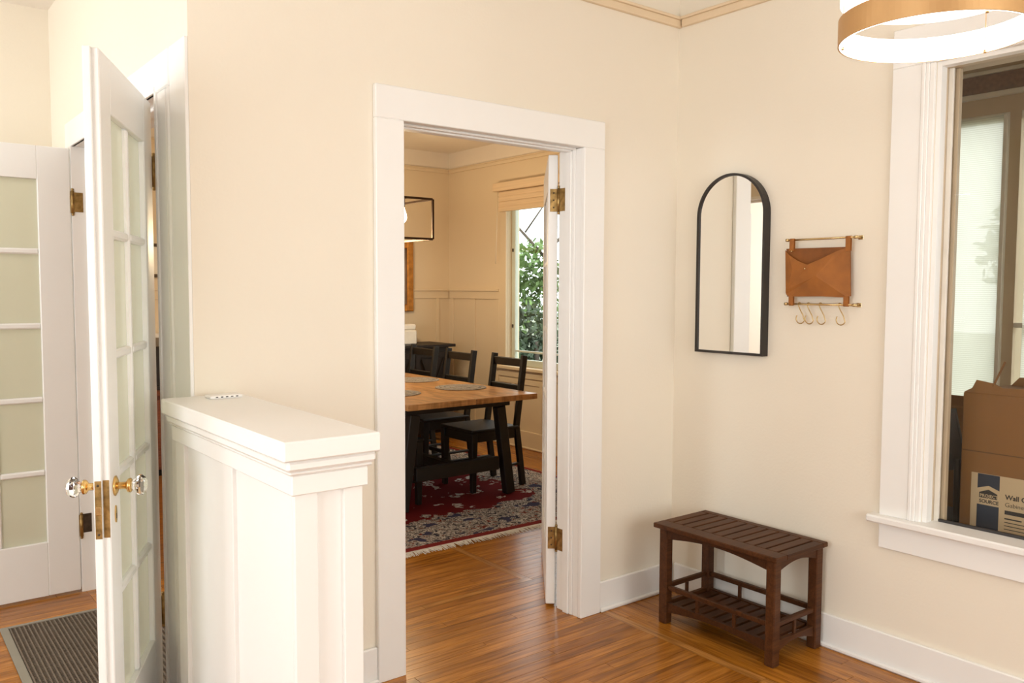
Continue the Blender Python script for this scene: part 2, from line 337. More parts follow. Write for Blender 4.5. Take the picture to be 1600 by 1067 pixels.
floor_boards(fd, -0.456, 1.7, 0.497, 1.60, 'x', 15)
floor_boards(fd, 1.2, 1.7, 1.60, 4.47, 'y', 16)
box('floor_section', -2.25, 1.2, 1.60, 4.47, -0.018, 0, 'oak_slab', fd, 0)
tag(boxes('floor_porch', [(0.14, 1.75, -4.0, 0.6, -0.06, 0.0)], 'concrete'), 'grey porch floor behind the window', 'floor', kind='structure')

# ---- ceilings
tag(boxes('ceiling', [(-5.3, 0.0, -5.05, 0.0, CEIL, CEIL + 0.08), (-5.3, -2.25, 0.0, 2.22, CEIL, CEIL + 0.08)], 'ceiling_paint'), 'cream ceiling of the entry room', 'ceiling', kind='structure')
tag(boxes('ceiling_dining', [(-2.11, 1.7, 0.14, 4.47, 2.80, 2.88)], 'ceiling_paint'), 'cream ceiling of the dining room', 'ceiling', kind='structure')
tag(boxes('ceiling_porch', [(0.14, 1.75, -4.0, 0.6, 2.72, 2.80)], 'porch_paint'), 'tan porch ceiling behind the window', 'ceiling', kind='structure')

# ---- walls
DX0, DX1, DZ = -1.498, -0.612, 2.05     # clear doorway to the dining room
tag(boxes('wall_back', [(-2.25, DX0 - 0.02, 0, 0.14, 0, CEIL), (DX1 + 0.02, 0.0, 0, 0.14, 0, CEIL), (DX0 - 0.02, DX1 + 0.02, 0, 0.14, DZ + 0.02, CEIL)], 'wall_paint'), 'cream plaster wall around the dining room doorway', 'wall', kind='structure')
WY0, WY1, WZ0, WZ1 = -2.75, -1.205, 0.594, 2.262   # window to the porch
tag(boxes('wall_right', [(0, 0.14, WY1, 0.14, 0, CEIL), (0, 0.14, -5.05, WY0, 0, CEIL), (0, 0.14, WY0, WY1, 0, WZ0 - 0.03), (0, 0.14, WY0, WY1, WZ1, CEIL)], 'wall_paint'), 'cream plaster wall with the arched mirror', 'wall', kind='structure')
tag(boxes('wall_front', [(-5.3, 0.14, -5.15, -5.05, 0, 0.65), (-5.3, 0.14, -5.15, -5.05, 2.42, CEIL), (-5.3, -3.35, -5.15, -5.05, 0.65, 2.42), (-0.15, 0.14, -5.15, -5.05, 0.65, 2.42)], 'wall_paint'), 'cream wall with the wide window behind the viewer', 'wall', kind='structure')
tag(boxes('wall_left', [(-5.4, -5.3, -5.15, -2.8, 0, CEIL), (-5.4, -5.3, -0.7, 1.05, 0, CEIL), (-5.4, -5.3, 2.2, 2.45, 0, CEIL), (-5.4, -5.3, 1.05, 2.2, 0, 0.8), (-5.4, -5.3, 1.05, 2.2, 2.4, CEIL), (-5.4, -5.3, -2.8, -0.7, 0, 0.6), (-5.4, -5.3, -2.8, -0.7, 2.40, CEIL)], 'wall_paint'), 'cream wall with the window left of the viewer', 'wall', kind='structure')
tag(boxes('wall_entry_back', [(-5.3, -2.25, 2.22, 2.45, 0, CEIL)], 'wall_paint'), 'cream wall behind the opened French door at the far left', 'wall', kind='structure')
FY0, FY1, FZ = 0.305, 1.665, 2.095      # French door opening in the wall between entry and dining
tag(boxes('wall_entry_right', [(-2.25, -2.11, 0.14, FY0 - 0.02, 0, CEIL), (-2.25, -2.11, FY1 + 0.02, 4.57, 0, CEIL), (-2.25, -2.11, FY0 - 0.02, FY1 + 0.02, FZ + 0.02, CEIL)], 'wall_paint'), 'cream wall holding the French doors', 'wall', kind='structure')
tag(boxes('wall_dining_back', [(-2.11, 1.84, 4.47, 4.57, 0, 2.8)], 'dining_paint'), 'tan dining room wall behind the sideboard', 'wall', kind='structure')
VY0, VY1, VZ0, VZ1 = 2.05, 3.50, 0.74, 2.30   # dining window
tag(boxes('wall_dining_right', [(1.7, 1.84, -0.0, VY0, 0, 2.8), (1.7, 1.84, VY1, 4.47, 0, 2.8), (1.7, 1.84, VY0, VY1, 0, VZ0), (1.7, 1.84, VY0, VY1, VZ1, 2.8)], 'dining_paint'), 'tan dining room wall with the garden window', 'wall', kind='structure')
tag(boxes('wall_dining_front', [(0.14, 1.7, 0.0, 0.14, 0, 2.8)], 'dining_paint'), 'tan dining room wall beside the glazed door', 'wall', kind='structure')
tag(boxes('wall_porch', [(1.6, 1.75, -4.0, 0.6, 0, 0.62), (1.6, 1.75, -4.0, 0.6, 2.36, 2.80), (1.6, 1.75, -0.475, 0.6, 0.62, 2.36), (1.6, 1.75, -0.868, -0.815, 0.62, 2.36), (1.6, 1.75, -1.75, -1.62, 0.62, 2.36), (1.6, 1.75, -4.0, -2.6, 0.62, 2.36), (0.14, 1.6, 0.5, 0.6, 0, 2.72), (0.14, 1.6, -4.0, -3.9, 0, 2.72)], 'porch_paint'), 'brown porch wall behind the glass', 'wall', kind='structure')
# picture rails
def rail_x(name, x0, x1, y, s, z0, z1, mat, label):
    o = thing(name, ((x0 + x1) / 2, y, z0), label, 'picture rail', kind='structure'); h = (x1 - x0) / 2
    box('rail_board', -h, h, 0, s * 0.020, 0, (z1 - z0) * 0.72, mat, o); box('rail_cap', -h, h, 0, s * 0.030, (z1 - z0) * 0.72, z1 - z0, mat, o)
def rail_y(name, y0, y1, x, s, z0, z1, mat, label):
    o = thing(name, (x, (y0 + y1) / 2, z0), label, 'picture rail', kind='structure'); h = (y1 - y0) / 2
    box('rail_board', 0, s * 0.020, -h, h, 0, (z1 - z0) * 0.72, mat, o); box('rail_cap', 0, s * 0.030, -h, h, (z1 - z0) * 0.72, z1 - z0, mat, o)
rail_x('trim_1', -2.25, 0, 0, -1, 2.661, 2.706, 'rail_paint', 'tan picture rail high above the dining room doorway')
rail_y('trim_2', -5.05, -0.03, 0, -1, 2.661, 2.706, 'rail_paint', 'tan picture rail high above the arched mirror')
rail_x('trim_3', -2.11, 1.7, 4.47, -1, 2.60, 2.64, 'dining_paint', 'thin picture rail on the dining room wall above the sideboard')
rail_y('trim_4', 0.14, 4.44, 1.7, -1, 2.60, 2.64, 'dining_paint', 'thin picture rail above the dining room window')
fz = thing('trim_10', (0, 4.47, 2.64), 'pale frieze above the dining room picture rail', 'frieze', kind='structure')
box('back_frieze', -2.11, 1.694, -0.006, 0, 0, 0.16, 'ceiling_paint', fz, 0); box('side_frieze', 1.694, 1.70, -4.33, -0.006, 0, 0.16, 'ceiling_paint', fz, 0)
# baseboards
def base_x(name, segs, y, s, label, mat='trim_white', h=0.136):
    o = thing(name, (segs[0][0], y, 0), label, 'baseboard', kind='structure')
    for x0, x1 in segs:
        x0 -= segs[0][0]; x1 -= segs[0][0]; 
        box('base_board', x0, x1, 0, s * 0.016, 0.0, h, mat, o, 0.004); box('shoe_moulding', x0, x1, s * 0.016, s * 0.030, 0, 0.02, mat, o, 0.006)
def base_y(name, segs, x, s, label, mat='trim_white', h=0.136):
    o = thing(name, (x, segs[0][0], 0), label, 'baseboard', kind='structure')
    for y0, y1 in segs:
        y0 -= segs[0][0]; y1 -= segs[0][0]
        box('base_board', 0, s * 0.016, y0, y1, 0.0, h, mat, o, 0.004); box('shoe_moulding', s * 0.016, s * 0.030, y0, y1, 0, 0.02, mat, o, 0.006)
base_x('baseboard_back', [(-2.13, -1.614), (-0.492, -0.001)], 0, -1, 'white baseboard either side of the dining room doorway')
base_y('baseboard_right', [(-5.05, -0.031)], 0, -1, 'white baseboard along the wall under the mirror')
base_x('baseboard_entry', [(-5.3, -2.25)], 2.22, -1, 'white baseboard along the far entry wall')
base_x('baseboard_dining_back', [(-2.11, 1.67)], 4.47, -1, 'tan baseboard below the sideboard wall', 'dining_paint', 0.16)
base_y('baseboard_dining_right', [(0.14, 4.47)], 1.7, -1, 'tan baseboard below the dining room window', 'dining_paint', 0.16)
# dining wainscot
wn = thing('trim_5', (1.7, 2.0, 0), 'tan board and batten wainscot on the dining room window wall', 'wainscot', kind='structure')
box('cap_rail', 0, -0.03, 1.61, 2.44, 1.425, 1.445, 'dining_paint', wn); box('top_board', 0, -0.014, 1.61, 2.44, 1.35, 1.425, 'dining_paint', wn)
for y in (1.64, 2.02, 2.40): box('batten', 0, -0.012, y - 0.02, y + 0.02, 0.16, 1.35, 'dining_paint', wn)
for y in (0.2, 0.6, 1.0, 1.4): box('batten', 0, -0.012, y - 0.02, y + 0.02, 0.16, 0.58, 'dining_paint', wn)
box('under_window_board', 0, -0.012, 0.0, 1.61, 0.58, 0.62, 'dining_paint', wn)
wn = thing('trim_6', (0, 4.47, 0), 'tan board and batten wainscot on the wall behind the sideboard', 'wainscot', kind='structure')
box('cap_rail', -2.11, 1.67, 0, -0.03, 1.425, 1.445, 'dining_paint', wn); box('top_board', -2.11, 1.686, 0, -0.014, 1.35, 1.425, 'dining_paint', wn)
for i in range(9): box('batten', -1.8 + i * 0.42 - 0.02, -1.8 + i * 0.42 + 0.02, 0, -0.012, 0.16, 1.35, 'dining_paint', wn)

# ---- doorway casing to the dining room
dc = thing('trim_7', (-1.055, 0, 0), 'white flat casing and jamb of the dining room doorway', 'door casing', kind='structure')
ox = -1.055
box('side_casing', -1.614 - ox, DX0 - ox, -0.022, 0, 0, DZ, 'trim_white', dc, 0.003); box('side_casing', DX1 - ox, -0.492 - ox, -0.022, 0, 0, DZ, 'trim_white', dc, 0.003)
box('head_casing', -1.614 - ox, -0.492 - ox, -0.022, 0, DZ, 2.168, 'trim_white', dc, 0.003)
box('jamb', DX0 - 0.02 - ox, DX0 - 0.002 - ox, 0, 0.14, 0, DZ, 'trim_white', dc, 0.001); box('jamb', DX1 + 0.002 - ox, DX1 + 0.02 - ox, 0, 0.14, 0, DZ, 'trim_white', dc, 0.001)
box('head_jamb', DX0 - 0.02 - ox, DX1 + 0.02 - ox, 0, 0.14, DZ + 0.002, DZ + 0.02, 'trim_white', dc, 0.001)
for s, x in ((1, DX0 - 0.002 - ox), (-1, DX1 + 0.002 - ox)):
    box('door_stop', x, x + s * 0.012, 0.055, 0.092, 0, DZ, 'trim_white', dc, 0.003); box('stop_bead', x, x + s * 0.006, 0.035, 0.055, 0, DZ, 'trim_white', dc, 0.003)
box('head_stop', DX0 - ox, DX1 - ox, 0.055, 0.092, DZ - 0.012, DZ + 0.002, 'trim_white', dc, 0.003); box('head_bead', DX0 - ox, DX1 - ox, 0.03, 0.055, DZ - 0.006, DZ + 0.002, 'trim_white', dc, 0.003)
for x0, x1 in ((-1.614, DX0 - 0.012), (DX1 + 0.012, -0.492)): box('dining_casing', x0 - ox, x1 - ox, 0.14, 0.158, 0, DZ, 'trim_white', dc, 0.003)
box('dining_head_casing', -1.614 - ox, -0.492 - ox, 0.14, 0.158, DZ, 2.168, 'trim_white', dc, 0.003)

# ---- casing of the French door opening in the entry wall (plane x = -2.25)
fc = thing('trim_8', (-2.25, 0.305, 0), 'white moulded casing of the French doors beside the half wall', 'door casing', kind='structure')
oy = 0.305
box('corner_board', -0.012, 0, -0.001 - oy, 0.155 - oy, 0, 2.215, 'trim_white', fc, 0.002)
for y0, y1, d in ((0.155, 0.172, 0.018), (0.172, 0.195, 0.010), (0.195, FY0, 0.014)): box('casing_moulding', -d, 0, y0 - oy, y1 - oy, 0, FZ, 'trim_white', fc, 0.005)
for y0, y1, d in ((FY1 + 0.02, FY1 + 0.12, 0.012), (FY1 + 0.12, FY1 + 0.14, 0.016)): box('casing_moulding', -d, 0, y0 - oy, y1 - oy, 0, FZ, 'trim_white', fc, 0.005)
box('head_casing', -0.016, 0, 0.155 - oy, FY1 + 0.14 - oy, FZ, FZ + 0.12, 'trim_white', fc, 0.004)
box('jamb', -0.02, 0.155, -0.02, 0, 0, FZ, 'trim_white', fc, 0.001); box('jamb', -0.02, 0.155, FY1 - oy, FY1 + 0.02 - oy, 0, FZ, 'trim_white', fc, 0.001)
box('head_jamb', -0.02, 0.155, 0, FY1 - oy, FZ, FZ + 0.02, 'trim_white', fc, 0.001)
for y, s in ((0, 1), (FY1 - oy, -1)): box('door_stop', 0.04, 0.078, y, y + s * 0.013, 0, FZ, 'trim_white', fc, 0.003); box('stop_bead', 0.078, 0.10, y, y + s * 0.006, 0, FZ, 'trim_white', fc, 0.003)
box('head_stop', 0.04, 0.078, 0.013, FY1 - oy - 0.013, FZ - 0.013, FZ, 'trim_white', fc, 0.003)

# ---- half wall with cap
hw = thing('wall_half', (-2.228, -0.45, 0), 'white panelled half wall with a thick moulded cap', 'half wall', kind='structure')
HX0, HX1, HY = -2.311, -2.137, -0.893
hx0, hx1, hy, hb = HX0 + 2.228, HX1 + 2.228, HY + 0.45, 0.45
box('core', hx0 + 0.012, hx1 - 0.012, hy + 0.012, hb - 0.001, 0, 1.03, 'trim_white', hw, 0)
# end face: two stiles, top board, plinth around a sunk panel
box('end_stile', hx0, hx0 + 0.058, hy, hy + 0.014, 0.15, 0.976, 'trim_white', hw); box('end_stile', hx1 - 0.05, hx1, hy, hy + 0.014, 0.15, 0.976, 'trim_white', hw)
box('end_plinth', hx0 - 0.004, hx1 + 0.004, hy - 0.004, hy + 0.016, 0, 0.15, 'trim_white', hw, 0.004)
# left face: stiles and rails
for y0, y1 in ((hy + 0.0145, hy + 0.085), (hy + 0.40, hy + 0.47), (hb - 0.085, hb - 0.004)): box('side_stile', hx0, hx0 + 0.014, y0, y1, 0.15, 0.976, 'trim_white', hw)
for y0, y1 in ((hy + 0.0145, hy + 0.085), (hy + 0.40, hy + 0.47), (hb - 0.085, hb - 0.004)): box('side_stile', hx1 - 0.014, hx1, y0, y1, 0.15, 0.976, 'trim_white', hw)
box('side_plinth', hx0 - 0.004, hx0 + 0.013, hy + 0.017, hb - 0.002, 0, 0.15, 'trim_white', hw, 0.004); box('side_plinth', hx1 - 0.013, hx1 + 0.004, hy + 0.017, hb - 0.002, 0, 0.15, 'trim_white', hw, 0.004)
box('frieze', hx0 - 0.010, hx1 + 0.010, hy - 0.010, hb - 0.002, 0.976, 1.024, 'trim_white', hw, 0.003)
box('bead', hx0 - 0.018, hx1 + 0.018, hy - 0.018, hb - 0.002, 1.0245, 1.034, 'trim_white', hw, 0.004)
box('crown_moulding', hx0 - 0.028, hx1 + 0.024, hy - 0.028, hb - 0.002, 1.0345, 1.0605, 'trim_white', hw, 0.007)
box('cap', -2.352 + 2.228, -2.108 + 2.228, -0.933 + 0.45, hb - 0.002, 1.061, 1.107, 'trim_white', hw, 0.004)

# ---- porch window
wn = thing('window_1', (0, WY1, WZ0), 'white framed fixed window looking into the cluttered porch', 'window', kind='structure')
WH, WL = WZ1 - WZ0, WY0 - WY1
for y0, y1, d in ((0.155, 0.045, 0.020), (0.045, 0.0325, 0.0235), (0.0325, 0.020, 0.019), (0.020, 0.002, 0.015)): box('casing_moulding', -d, 0, y0, y1, 0, WH, 'trim_white', wn, 0.002)
box('side_casing', -0.02, 0, WL - 0.155, WL, 0, WH, 'trim_white', wn, 0.003)
box('head_casing', -0.022, 0, WL - 0.155, 0.155, WH, WH + 0.14, 'trim_white', wn, 0.003)
box('stool', -0.058, 0.075, WL - 0.19, 0.19, -0.028, 0.0, 'trim_white', wn, 0.006)
box('apron', -0.02, 0, WL - 0.155, 0.155, -0.128, -0.028, 'trim_white', wn, 0.003)
for a, b_, mm in ((0, 0.040, 'trim_white'), (0.0402, 0.14, 'stop_paint')):
    box('jamb', a, b_, -0.016, 0, 0, WH, mm, wn, 0.001); box('jamb', a, b_, WL, WL + 0.016, 0, WH, mm, wn, 0.001); box('head_jamb', a, b_, WL + 0.016, -0.016, WH - 0.016, WH, mm, wn, 0.001)
box('glazing_stop', 0.052, 0.064, -0.034, -0.016, 0, WH - 0.016, 'porch_trim', wn, 0.002); box('glazing_stop', 0.076, 0.10, -0.045, -0.016, 0, WH - 0.016, 'stop_paint', wn, 0.002)
box('sill_stop', 0.052, 0.064, WL + 0.016, -0.034, 0, 0.010, 'ink', wn, 0.001)
box('pane', 0.066, 0.074, WL + 0.017, -0.017, 0.001, WH - 0.017, 'window_glass', wn, 0)
# ---- dining room window
wn = thing('window_2', (1.7, 2.75, VZ0), 'pale green casement window with a wooden shade in the dining room', 'window', kind='structure')
hh = VZ1 - VZ0
box('side_casing', -0.02, 0, VY1 - 2.75, VY1 + 0.11 - 2.75, 0, hh, 'dining_paint', wn, 0.003); box('side_casing', -0.02, 0, VY0 - 0.11 - 2.75, VY0 - 2.75, 0, hh, 'dining_paint', wn, 0.003)
box('head_casing', -0.022, 0, VY0 - 0.13 - 2.75, VY1 + 0.13 - 2.75, hh, hh + 0.11, 'dining_paint', wn, 0.003)
box('stool', -0.06, 0.02, VY0 - 0.14 - 2.75, VY1 + 0.14 - 2.75, -0.03, 0, 'dining_paint', wn, 0.005); box('apron', -0.02, 0, VY0 - 0.11 - 2.75, VY1 + 0.11 - 2.75, -0.10, -0.03, 'dining_paint', wn, 0.003)
for k in range(2):
    a0, a1 = ((VY0 - 2.75, -0.01) if k == 0 else (0.01, VY1 - 2.75))
    box('sash_stile', 0.05, 0.09, a0, a0 + 0.05, 0, hh, 'sash_green', wn, 0.004); box('sash_stile', 0.05, 0.09, a1 - 0.05, a1, 0, hh, 'sash_green', wn, 0.004)
    box('sash_rail', 0.05, 0.09, a0 + 0.05, a1 - 0.05, 0, 0.06, 'sash_green', wn, 0.004); box('sash_rail', 0.05, 0.09, a0 + 0.05, a1 - 0.05, hh - 0.05, hh, 'sash_green', wn, 0.004)
    box('glazing_bar', 0.058, 0.08, a0 + 0.05, a1 - 0.05, 0.125, 0.143, 'sash_green', wn, 0.003)
    box('pane', 0.066, 0.072, a0 + 0.05, a1 - 0.05, 0.06, hh - 0.05, 'clear_glass', wn, 0)
for z in (0.35, 1.05): box('sash_latch', 0.04, 0.05, VY1 - 2.75 - 0.03, VY1 - 2.75 - 0.015, z, z + 0.03, 'dark_bronze', wn)
sh = thing('window_shade', (1.68, 2.75, 2.14), 'folded natural wood shade with hanging cord above the dining room window', 'window shade')
box('valance', -0.075, -0.003, -0.84, 0.86, 0.20, 0.275, 'shade_wood', sh, 0.003)
for i in range(4): box('shade_fold', -0.05 + 0.006 * (i % 2), -0.012, -0.80, 0.80, 0.045 * i + 0.015, 0.045 * i + 0.0595, 'shade_wood', sh, 0.002)
tube('pull_cord', [(-0.045, 0.815, 0.2), (-0.052, 0.825, -0.2), (-0.05, 0.84, -0.46)], 0.003, 'shade_cord', sh, 6)

# ================================================================== DOORS
def french_leaf(name, hinge, ang, W, H, stile, cols, label, hinge_side=1, knob=True, z_knob=0.905, lock=True, t=0.038, rows=5, top=0.15, bot=0.265, hinges=(0.32, 1.84), glass='door_glass'):
    """leaf along local +x from the hinge, thickness along y"""
    o = thing(name, (hinge[0], hinge[1], 0), label, 'door', math.radians(ang), kind='structure')
    z0 = 0.012; h = t / 2
    box('hinge_stile', 0, stile, -h, h, z0, H, 'door_white', o, 0.003)
    if lock:   # rebated meeting edge
        box('lock_stile', W - stile, W - 0.012, -h, h, z0, H, 'door_white', o, 0.003); box('rebate', W - 0.0119, W, -h, 0.001, z0, H, 'door_white', o, 0.002)
    else: box('lock_stile', W - stile, W, -h, h, z0, H, 'door_white', o, 0.003)
    gx0, gx1, gz0, gz1 = stile, W - stile, bot, H - top
    box('bottom_rail', gx0, gx1, -h, h, z0, gz0, 'door_white', o, 0.002); box('top_rail', gx0, gx1, -h, h, gz1, H, 'door_white', o, 0.002)
    mw = 0.026; cw = (gx1 - gx0 - mw * (cols - 1)) / cols; rh = (gz1 - gz0 - mw * (rows - 1)) / rows
    for c in range(1, cols):
        x = gx0 + c * cw + (c - 1) * mw; box('upright_muntin', x, x + mw, -h + 0.004, h - 0.004, gz0, gz1, 'door_white', o, 0.006)
    for r in range(1, rows):
        z = gz0 + r * rh + (r - 1) * mw
        for c in range(cols):
            x = gx0 + c * (cw + mw); box('muntin', x, x + cw, -h + 0.004, h - 0.004, z, z + mw, 'door_white', o, 0.006)
    for c in range(cols):
        for r in range(rows):
            x = gx0 + c * (cw + mw); z = gz0 + r * (rh + mw)
            box('pane', x + 0.0005, x + cw - 0.0005, -0.002, 0.002, z + 0.0005, z + rh - 0.0005, glass, o, 0)
    for z in hinges:
        hg = link('hinge', None, o, (0, hinge_side * h, z))
        tube('hinge_barrel', [(-0.008, hinge_side * 0.004, -0.052), (-0.008, hinge_side * 0.004, 0.052)], 0.0075, 'old_brass', hg, 10)
        for s in (-1, 1): lathe('hinge_finial', [(0, 0.012), (0.005, 0.010), (0.007, 0.005), (0.004, 0.002), (0.007, 0), (0, 0)] if s > 0 else [(0, -0.012), (0.005, -0.010), (0.007, -0.005), (0.004, -0.002), (0.007, 0), (0, 0)], 'old_brass', hg, (-0.008, hinge_side * 0.004, s * 0.052), seg=10)
        box('door_leaf_plate', -0.003, 0.0, -hinge_side * 0.034, 0, -0.05, 0.05, 'old_brass', hg, 0.0005)
        for zz in (-0.032, 0.0, 0.032): lathe('screw', [(0, 0), (0.004, 0), (0.003, 0.0015), (0, 0.0015)], 'dark_bronze', hg, (-0.003, -hinge_side * 0.018, zz), (0, -PI / 2, 0), 8)
    if knob:
        xk = W - stile * 0.52
        for s in (-1, 1):
            k = link('knob', None, o, (xk, s * h, z_knob), (-s * PI / 2, 0, 0))
            lathe('rosette', [(0, 0), (0.027, 0), (0.028, 0.003), (0.020, 0.007), (0.012, 0.010), (0, 0.010)], 'brass', k, seg=20)
            lathe('shank', [(0.010, 0.008), (0.010, 0.028), (0.013, 0.030), (0.019, 0.034), (0.020, 0.041), (0.014, 0.045), (0, 0.045)], 'brass', k, seg=20)
            lathe('crystal', [(0, 0.0452), (0.013, 0.0452), (0.017, 0.052), (0.028, 0.060), (0.029, 0.070), (0.020, 0.080), (0.010, 0.083), (0, 0.083)], 'knob_crystal', k, seg=8, smooth=False)
            e = link('keyhole_plate', None, o, (xk, s * h, z_knob - 0.078))
            prism('plate', [(0.009 * math.cos(a) , 0.024 * math.sin(a)) for a in [i * PI / 8 for i in range(16)]], 'y', 0, s * 0.003, 'brass', e)
            box('keyhole', -0.002, 0.002, s * 0.003, s * 0.0035, -0.012, 0.002, 'ink', e, 0)
    if lock:
        lp = link('lock_plate', None, o, (W, 0, z_knob - 0.05))
        box('face_plate', -0.0115, -0.010, 0.002, 0.0175, -0.078, 0.078, 'old_brass', lp, 0.0004); box('front_plate', 0.0003, 0.0018, -0.016, 0.0005, -0.078, 0.078, 'old_brass', lp, 0.0004)
        box('latch_bolt', 0.002, 0.010, -0.012, 0.001, -0.012, 0.010, 'pale_brass', lp, 0.001)
        for zz in (-0.066, 0.066): lathe('screw', [(0, 0), (0.0035, 0), (0.003, 0.001), (0, 0.001)], 'dark_bronze', lp, (0.002, -0.008, zz), (0, PI / 2, 0), 8)
    return o
d1 = french_leaf('door_1', (-2.287, 0.350), 244.6, 0.690, 2.068, 0.125, 2, 'white French door with crystal knobs swung open toward the viewer', hinge_side=1)
d2 = french_leaf('door_2', (-2.274, 1.687), 180.0, 0.655, 2.085, 0.135, 2, 'white French door folded back against the far entry wall', hinge_side=1, knob=False, lock=False)
d3 = french_leaf('door_3', (-0.622, 0.172), 51.2, 0.86, 2.04, 0.12, 3, 'white glazed door opened back into the dining room, seen edge on', hinge_side=-1, lock=False, knob=False, t=0.042, glass='clear_glass')
# hinge leaves on the jambs
for z, mt in ((1.84, 'old_brass'), (0.33, 'dark_bronze')): 
    box('jamb_hinge_plate', -0.012 , 0.028, FY1 - oy - 0.002, FY1 - oy, z - 0.045, z + 0.045, mt, fc, 0.0005)
for z in (0.32, 1.84): box('jamb_hinge_plate', DX1 + 0.0 - ox, DX1 + 0.002 - ox, 0.105, 0.139, z - 0.05, z + 0.05, 'old_brass', dc, 0.0005)

# ================================================================== THINGS IN THE ENTRY ROOM
# ---- slatted bench
bn = thing('slatted_bench', (-0.205, -0.54, 0), 'dark walnut slatted bench with a low shelf against the wall under the mirror', 'bench')
bx = -0.205; by = -0.54
X0, X1, Y0, Y1, ZT = -0.385 - bx, -0.036 - bx, -0.852 - by, -0.232 - by, 0.44
box('top_rail', X0, X0 + 0.072, Y0, Y1, ZT - 0.02, ZT, 'walnut', bn, 0.003); box('top_rail', X1 - 0.034, X1, Y0, Y1, ZT - 0.02, ZT, 'walnut', bn, 0.003)
ns = 12; pitch = (Y1 - Y0 - 0.012) / ns
for i in range(ns):
    y = Y0 + 0.006 * 0 + i * (Y1 - Y0 + 0.009) / ns
    box('top_slat', X0 + 0.0722, X1 - 0.0342, y, y + (Y1 - Y0 + 0.009) / ns - 0.009, ZT - 0.019, ZT - 0.0005, 'walnut', bn, 0.002)
LX0, LX1, LY0, LY1, LW = -0.362 - bx, -0.036 - bx, -0.832 - by, -0.248 - by, 0.042
for x in (LX0, LX1 - LW):
    for y in (LY0, LY1 - LW): box('leg', x, x + LW, y, y + LW, 0, ZT - 0.0202, 'walnut', bn, 0.004)
def arch(a, b, z0, z1, rise, n=14, low=True):
    """board from a to b whose lower edge arches up by rise"""
    return [(a, z1), (a, z0)] + [(a + (b - a) * i / n, z0 + rise * math.sin(PI * i / n)) for i in range(1, n)] + [(b, z0), (b, z1)]
for x in (LX0 + 0.006, LX1 - 0.024): prism('long_apron', arch(LY0 + LW, LY1 - LW, 0.374, ZT - 0.0203, 0.026), 'x', x, x + 0.018, 'walnut', bn)
for y in (LY0 + 0.006, LY1 - 0.024): prism('end_apron', arch(LX0 + LW, LX1 - LW, 0.374, ZT - 0.0203, 0.022), 'y', y, y + 0.018, 'walnut', bn)
for x in (LX0 + 0.010, LX1 - 0.030):
    box('guard_rail', x, x + 0.020, LY0 + LW, LY1 - LW, 0.150, 0.170, 'walnut', bn, 0.003)
    prism('shelf_apron', arch(LY0 + LW, LY1 - LW, 0.052, 0.095, 0.022), 'x', x, x + 0.018, 'walnut', bn)
    for f in (0.34, 0.66): y = LY0 + (LY1 - LY0) * f; box('spindle', x + 0.004, x + 0.015, y - 0.007, y + 0.007, 0.095, 0.150, 'walnut', bn, 0.001)
for y in (LY0 + 0.010, LY1 - 0.030):
    box('end_guard_rail', LX0 + LW, LX1 - LW, y, y + 0.020, 0.150, 0.170, 'walnut', bn, 0.003)
    prism('end_shelf_apron', arch(LX0 + LW, LX1 - LW, 0.052, 0.095, 0.024), 'y', y, y + 0.018, 'walnut', bn)
    xm = (LX0 + LX1) / 2; box('spindle', xm - 0.007, xm + 0.007, y + 0.004, y + 0.015, 0.095, 0.150, 'walnut', bn, 0.001)
ya, yb = LY0 + 0.045, LY1 - 0.045
for i in range(9):
    w_ = (yb - ya) / 9; box('shelf_slat', LX0 + 0.030, LX1 - 0.032, ya + i * w_ + 0.007, ya + (i + 1) * w_ - 0.007, 0.078, 0.090, 'walnut', bn, 0.001)

# ---- arched mirror
mr = thing('arched_mirror', (0, -0.341, 1.164), 'tall arched wall mirror with a slim deep black frame', 'mirror')
def arch_outline(hw_, h, n=28): return [(-hw_, 0.0), (hw_, 0.0)] + [(hw_ * math.cos(PI * i / n), h - hw_ + hw_ * math.sin(PI * i / n)) for i in range(n + 1)]
MW, MH, MD = 0.182, 0.792, 0.042
def arch_ring(name, w0, h0, off, x0, x1, mat, parent):
    A = arch_outline(w0, h0); Bp = [(u, v + off) for u, v in arch_outline(w0 - off, h0 - 2 * off)]
    bm = bmesh.new(); L = len(A); V = []
    for pts, x in ((A, x0), (A, x1), (Bp, x1), (Bp, x0)): V.append([bm.verts.new((x, u, v)) for u, v in pts])
    for k in range(4):
        P_, Q = V[k], V[(k + 1) % 4]
        for i in range(L): j = (i + 1) % L; bm.faces.new((P_[i], P_[j], Q[j], Q[i]))
    return link(name, finish(bm, name, mat), parent)
arch_ring('frame', MW, MH, 0.0105, -MD, -0.001, 'black_metal', mr)
prism('mirror_glass', [(u, v + 0.0107) for u, v in arch_outline(MW - 0.0107, MH - 0.0214)], 'x', -0.034, -0.030, 'mirror_glass', mr)
prism('backing', [(u, v + 0.0108) for u, v in arch_outline(MW - 0.0108, MH - 0.0216)], 'x', -0.0295, -0.012, 'black_metal', mr)

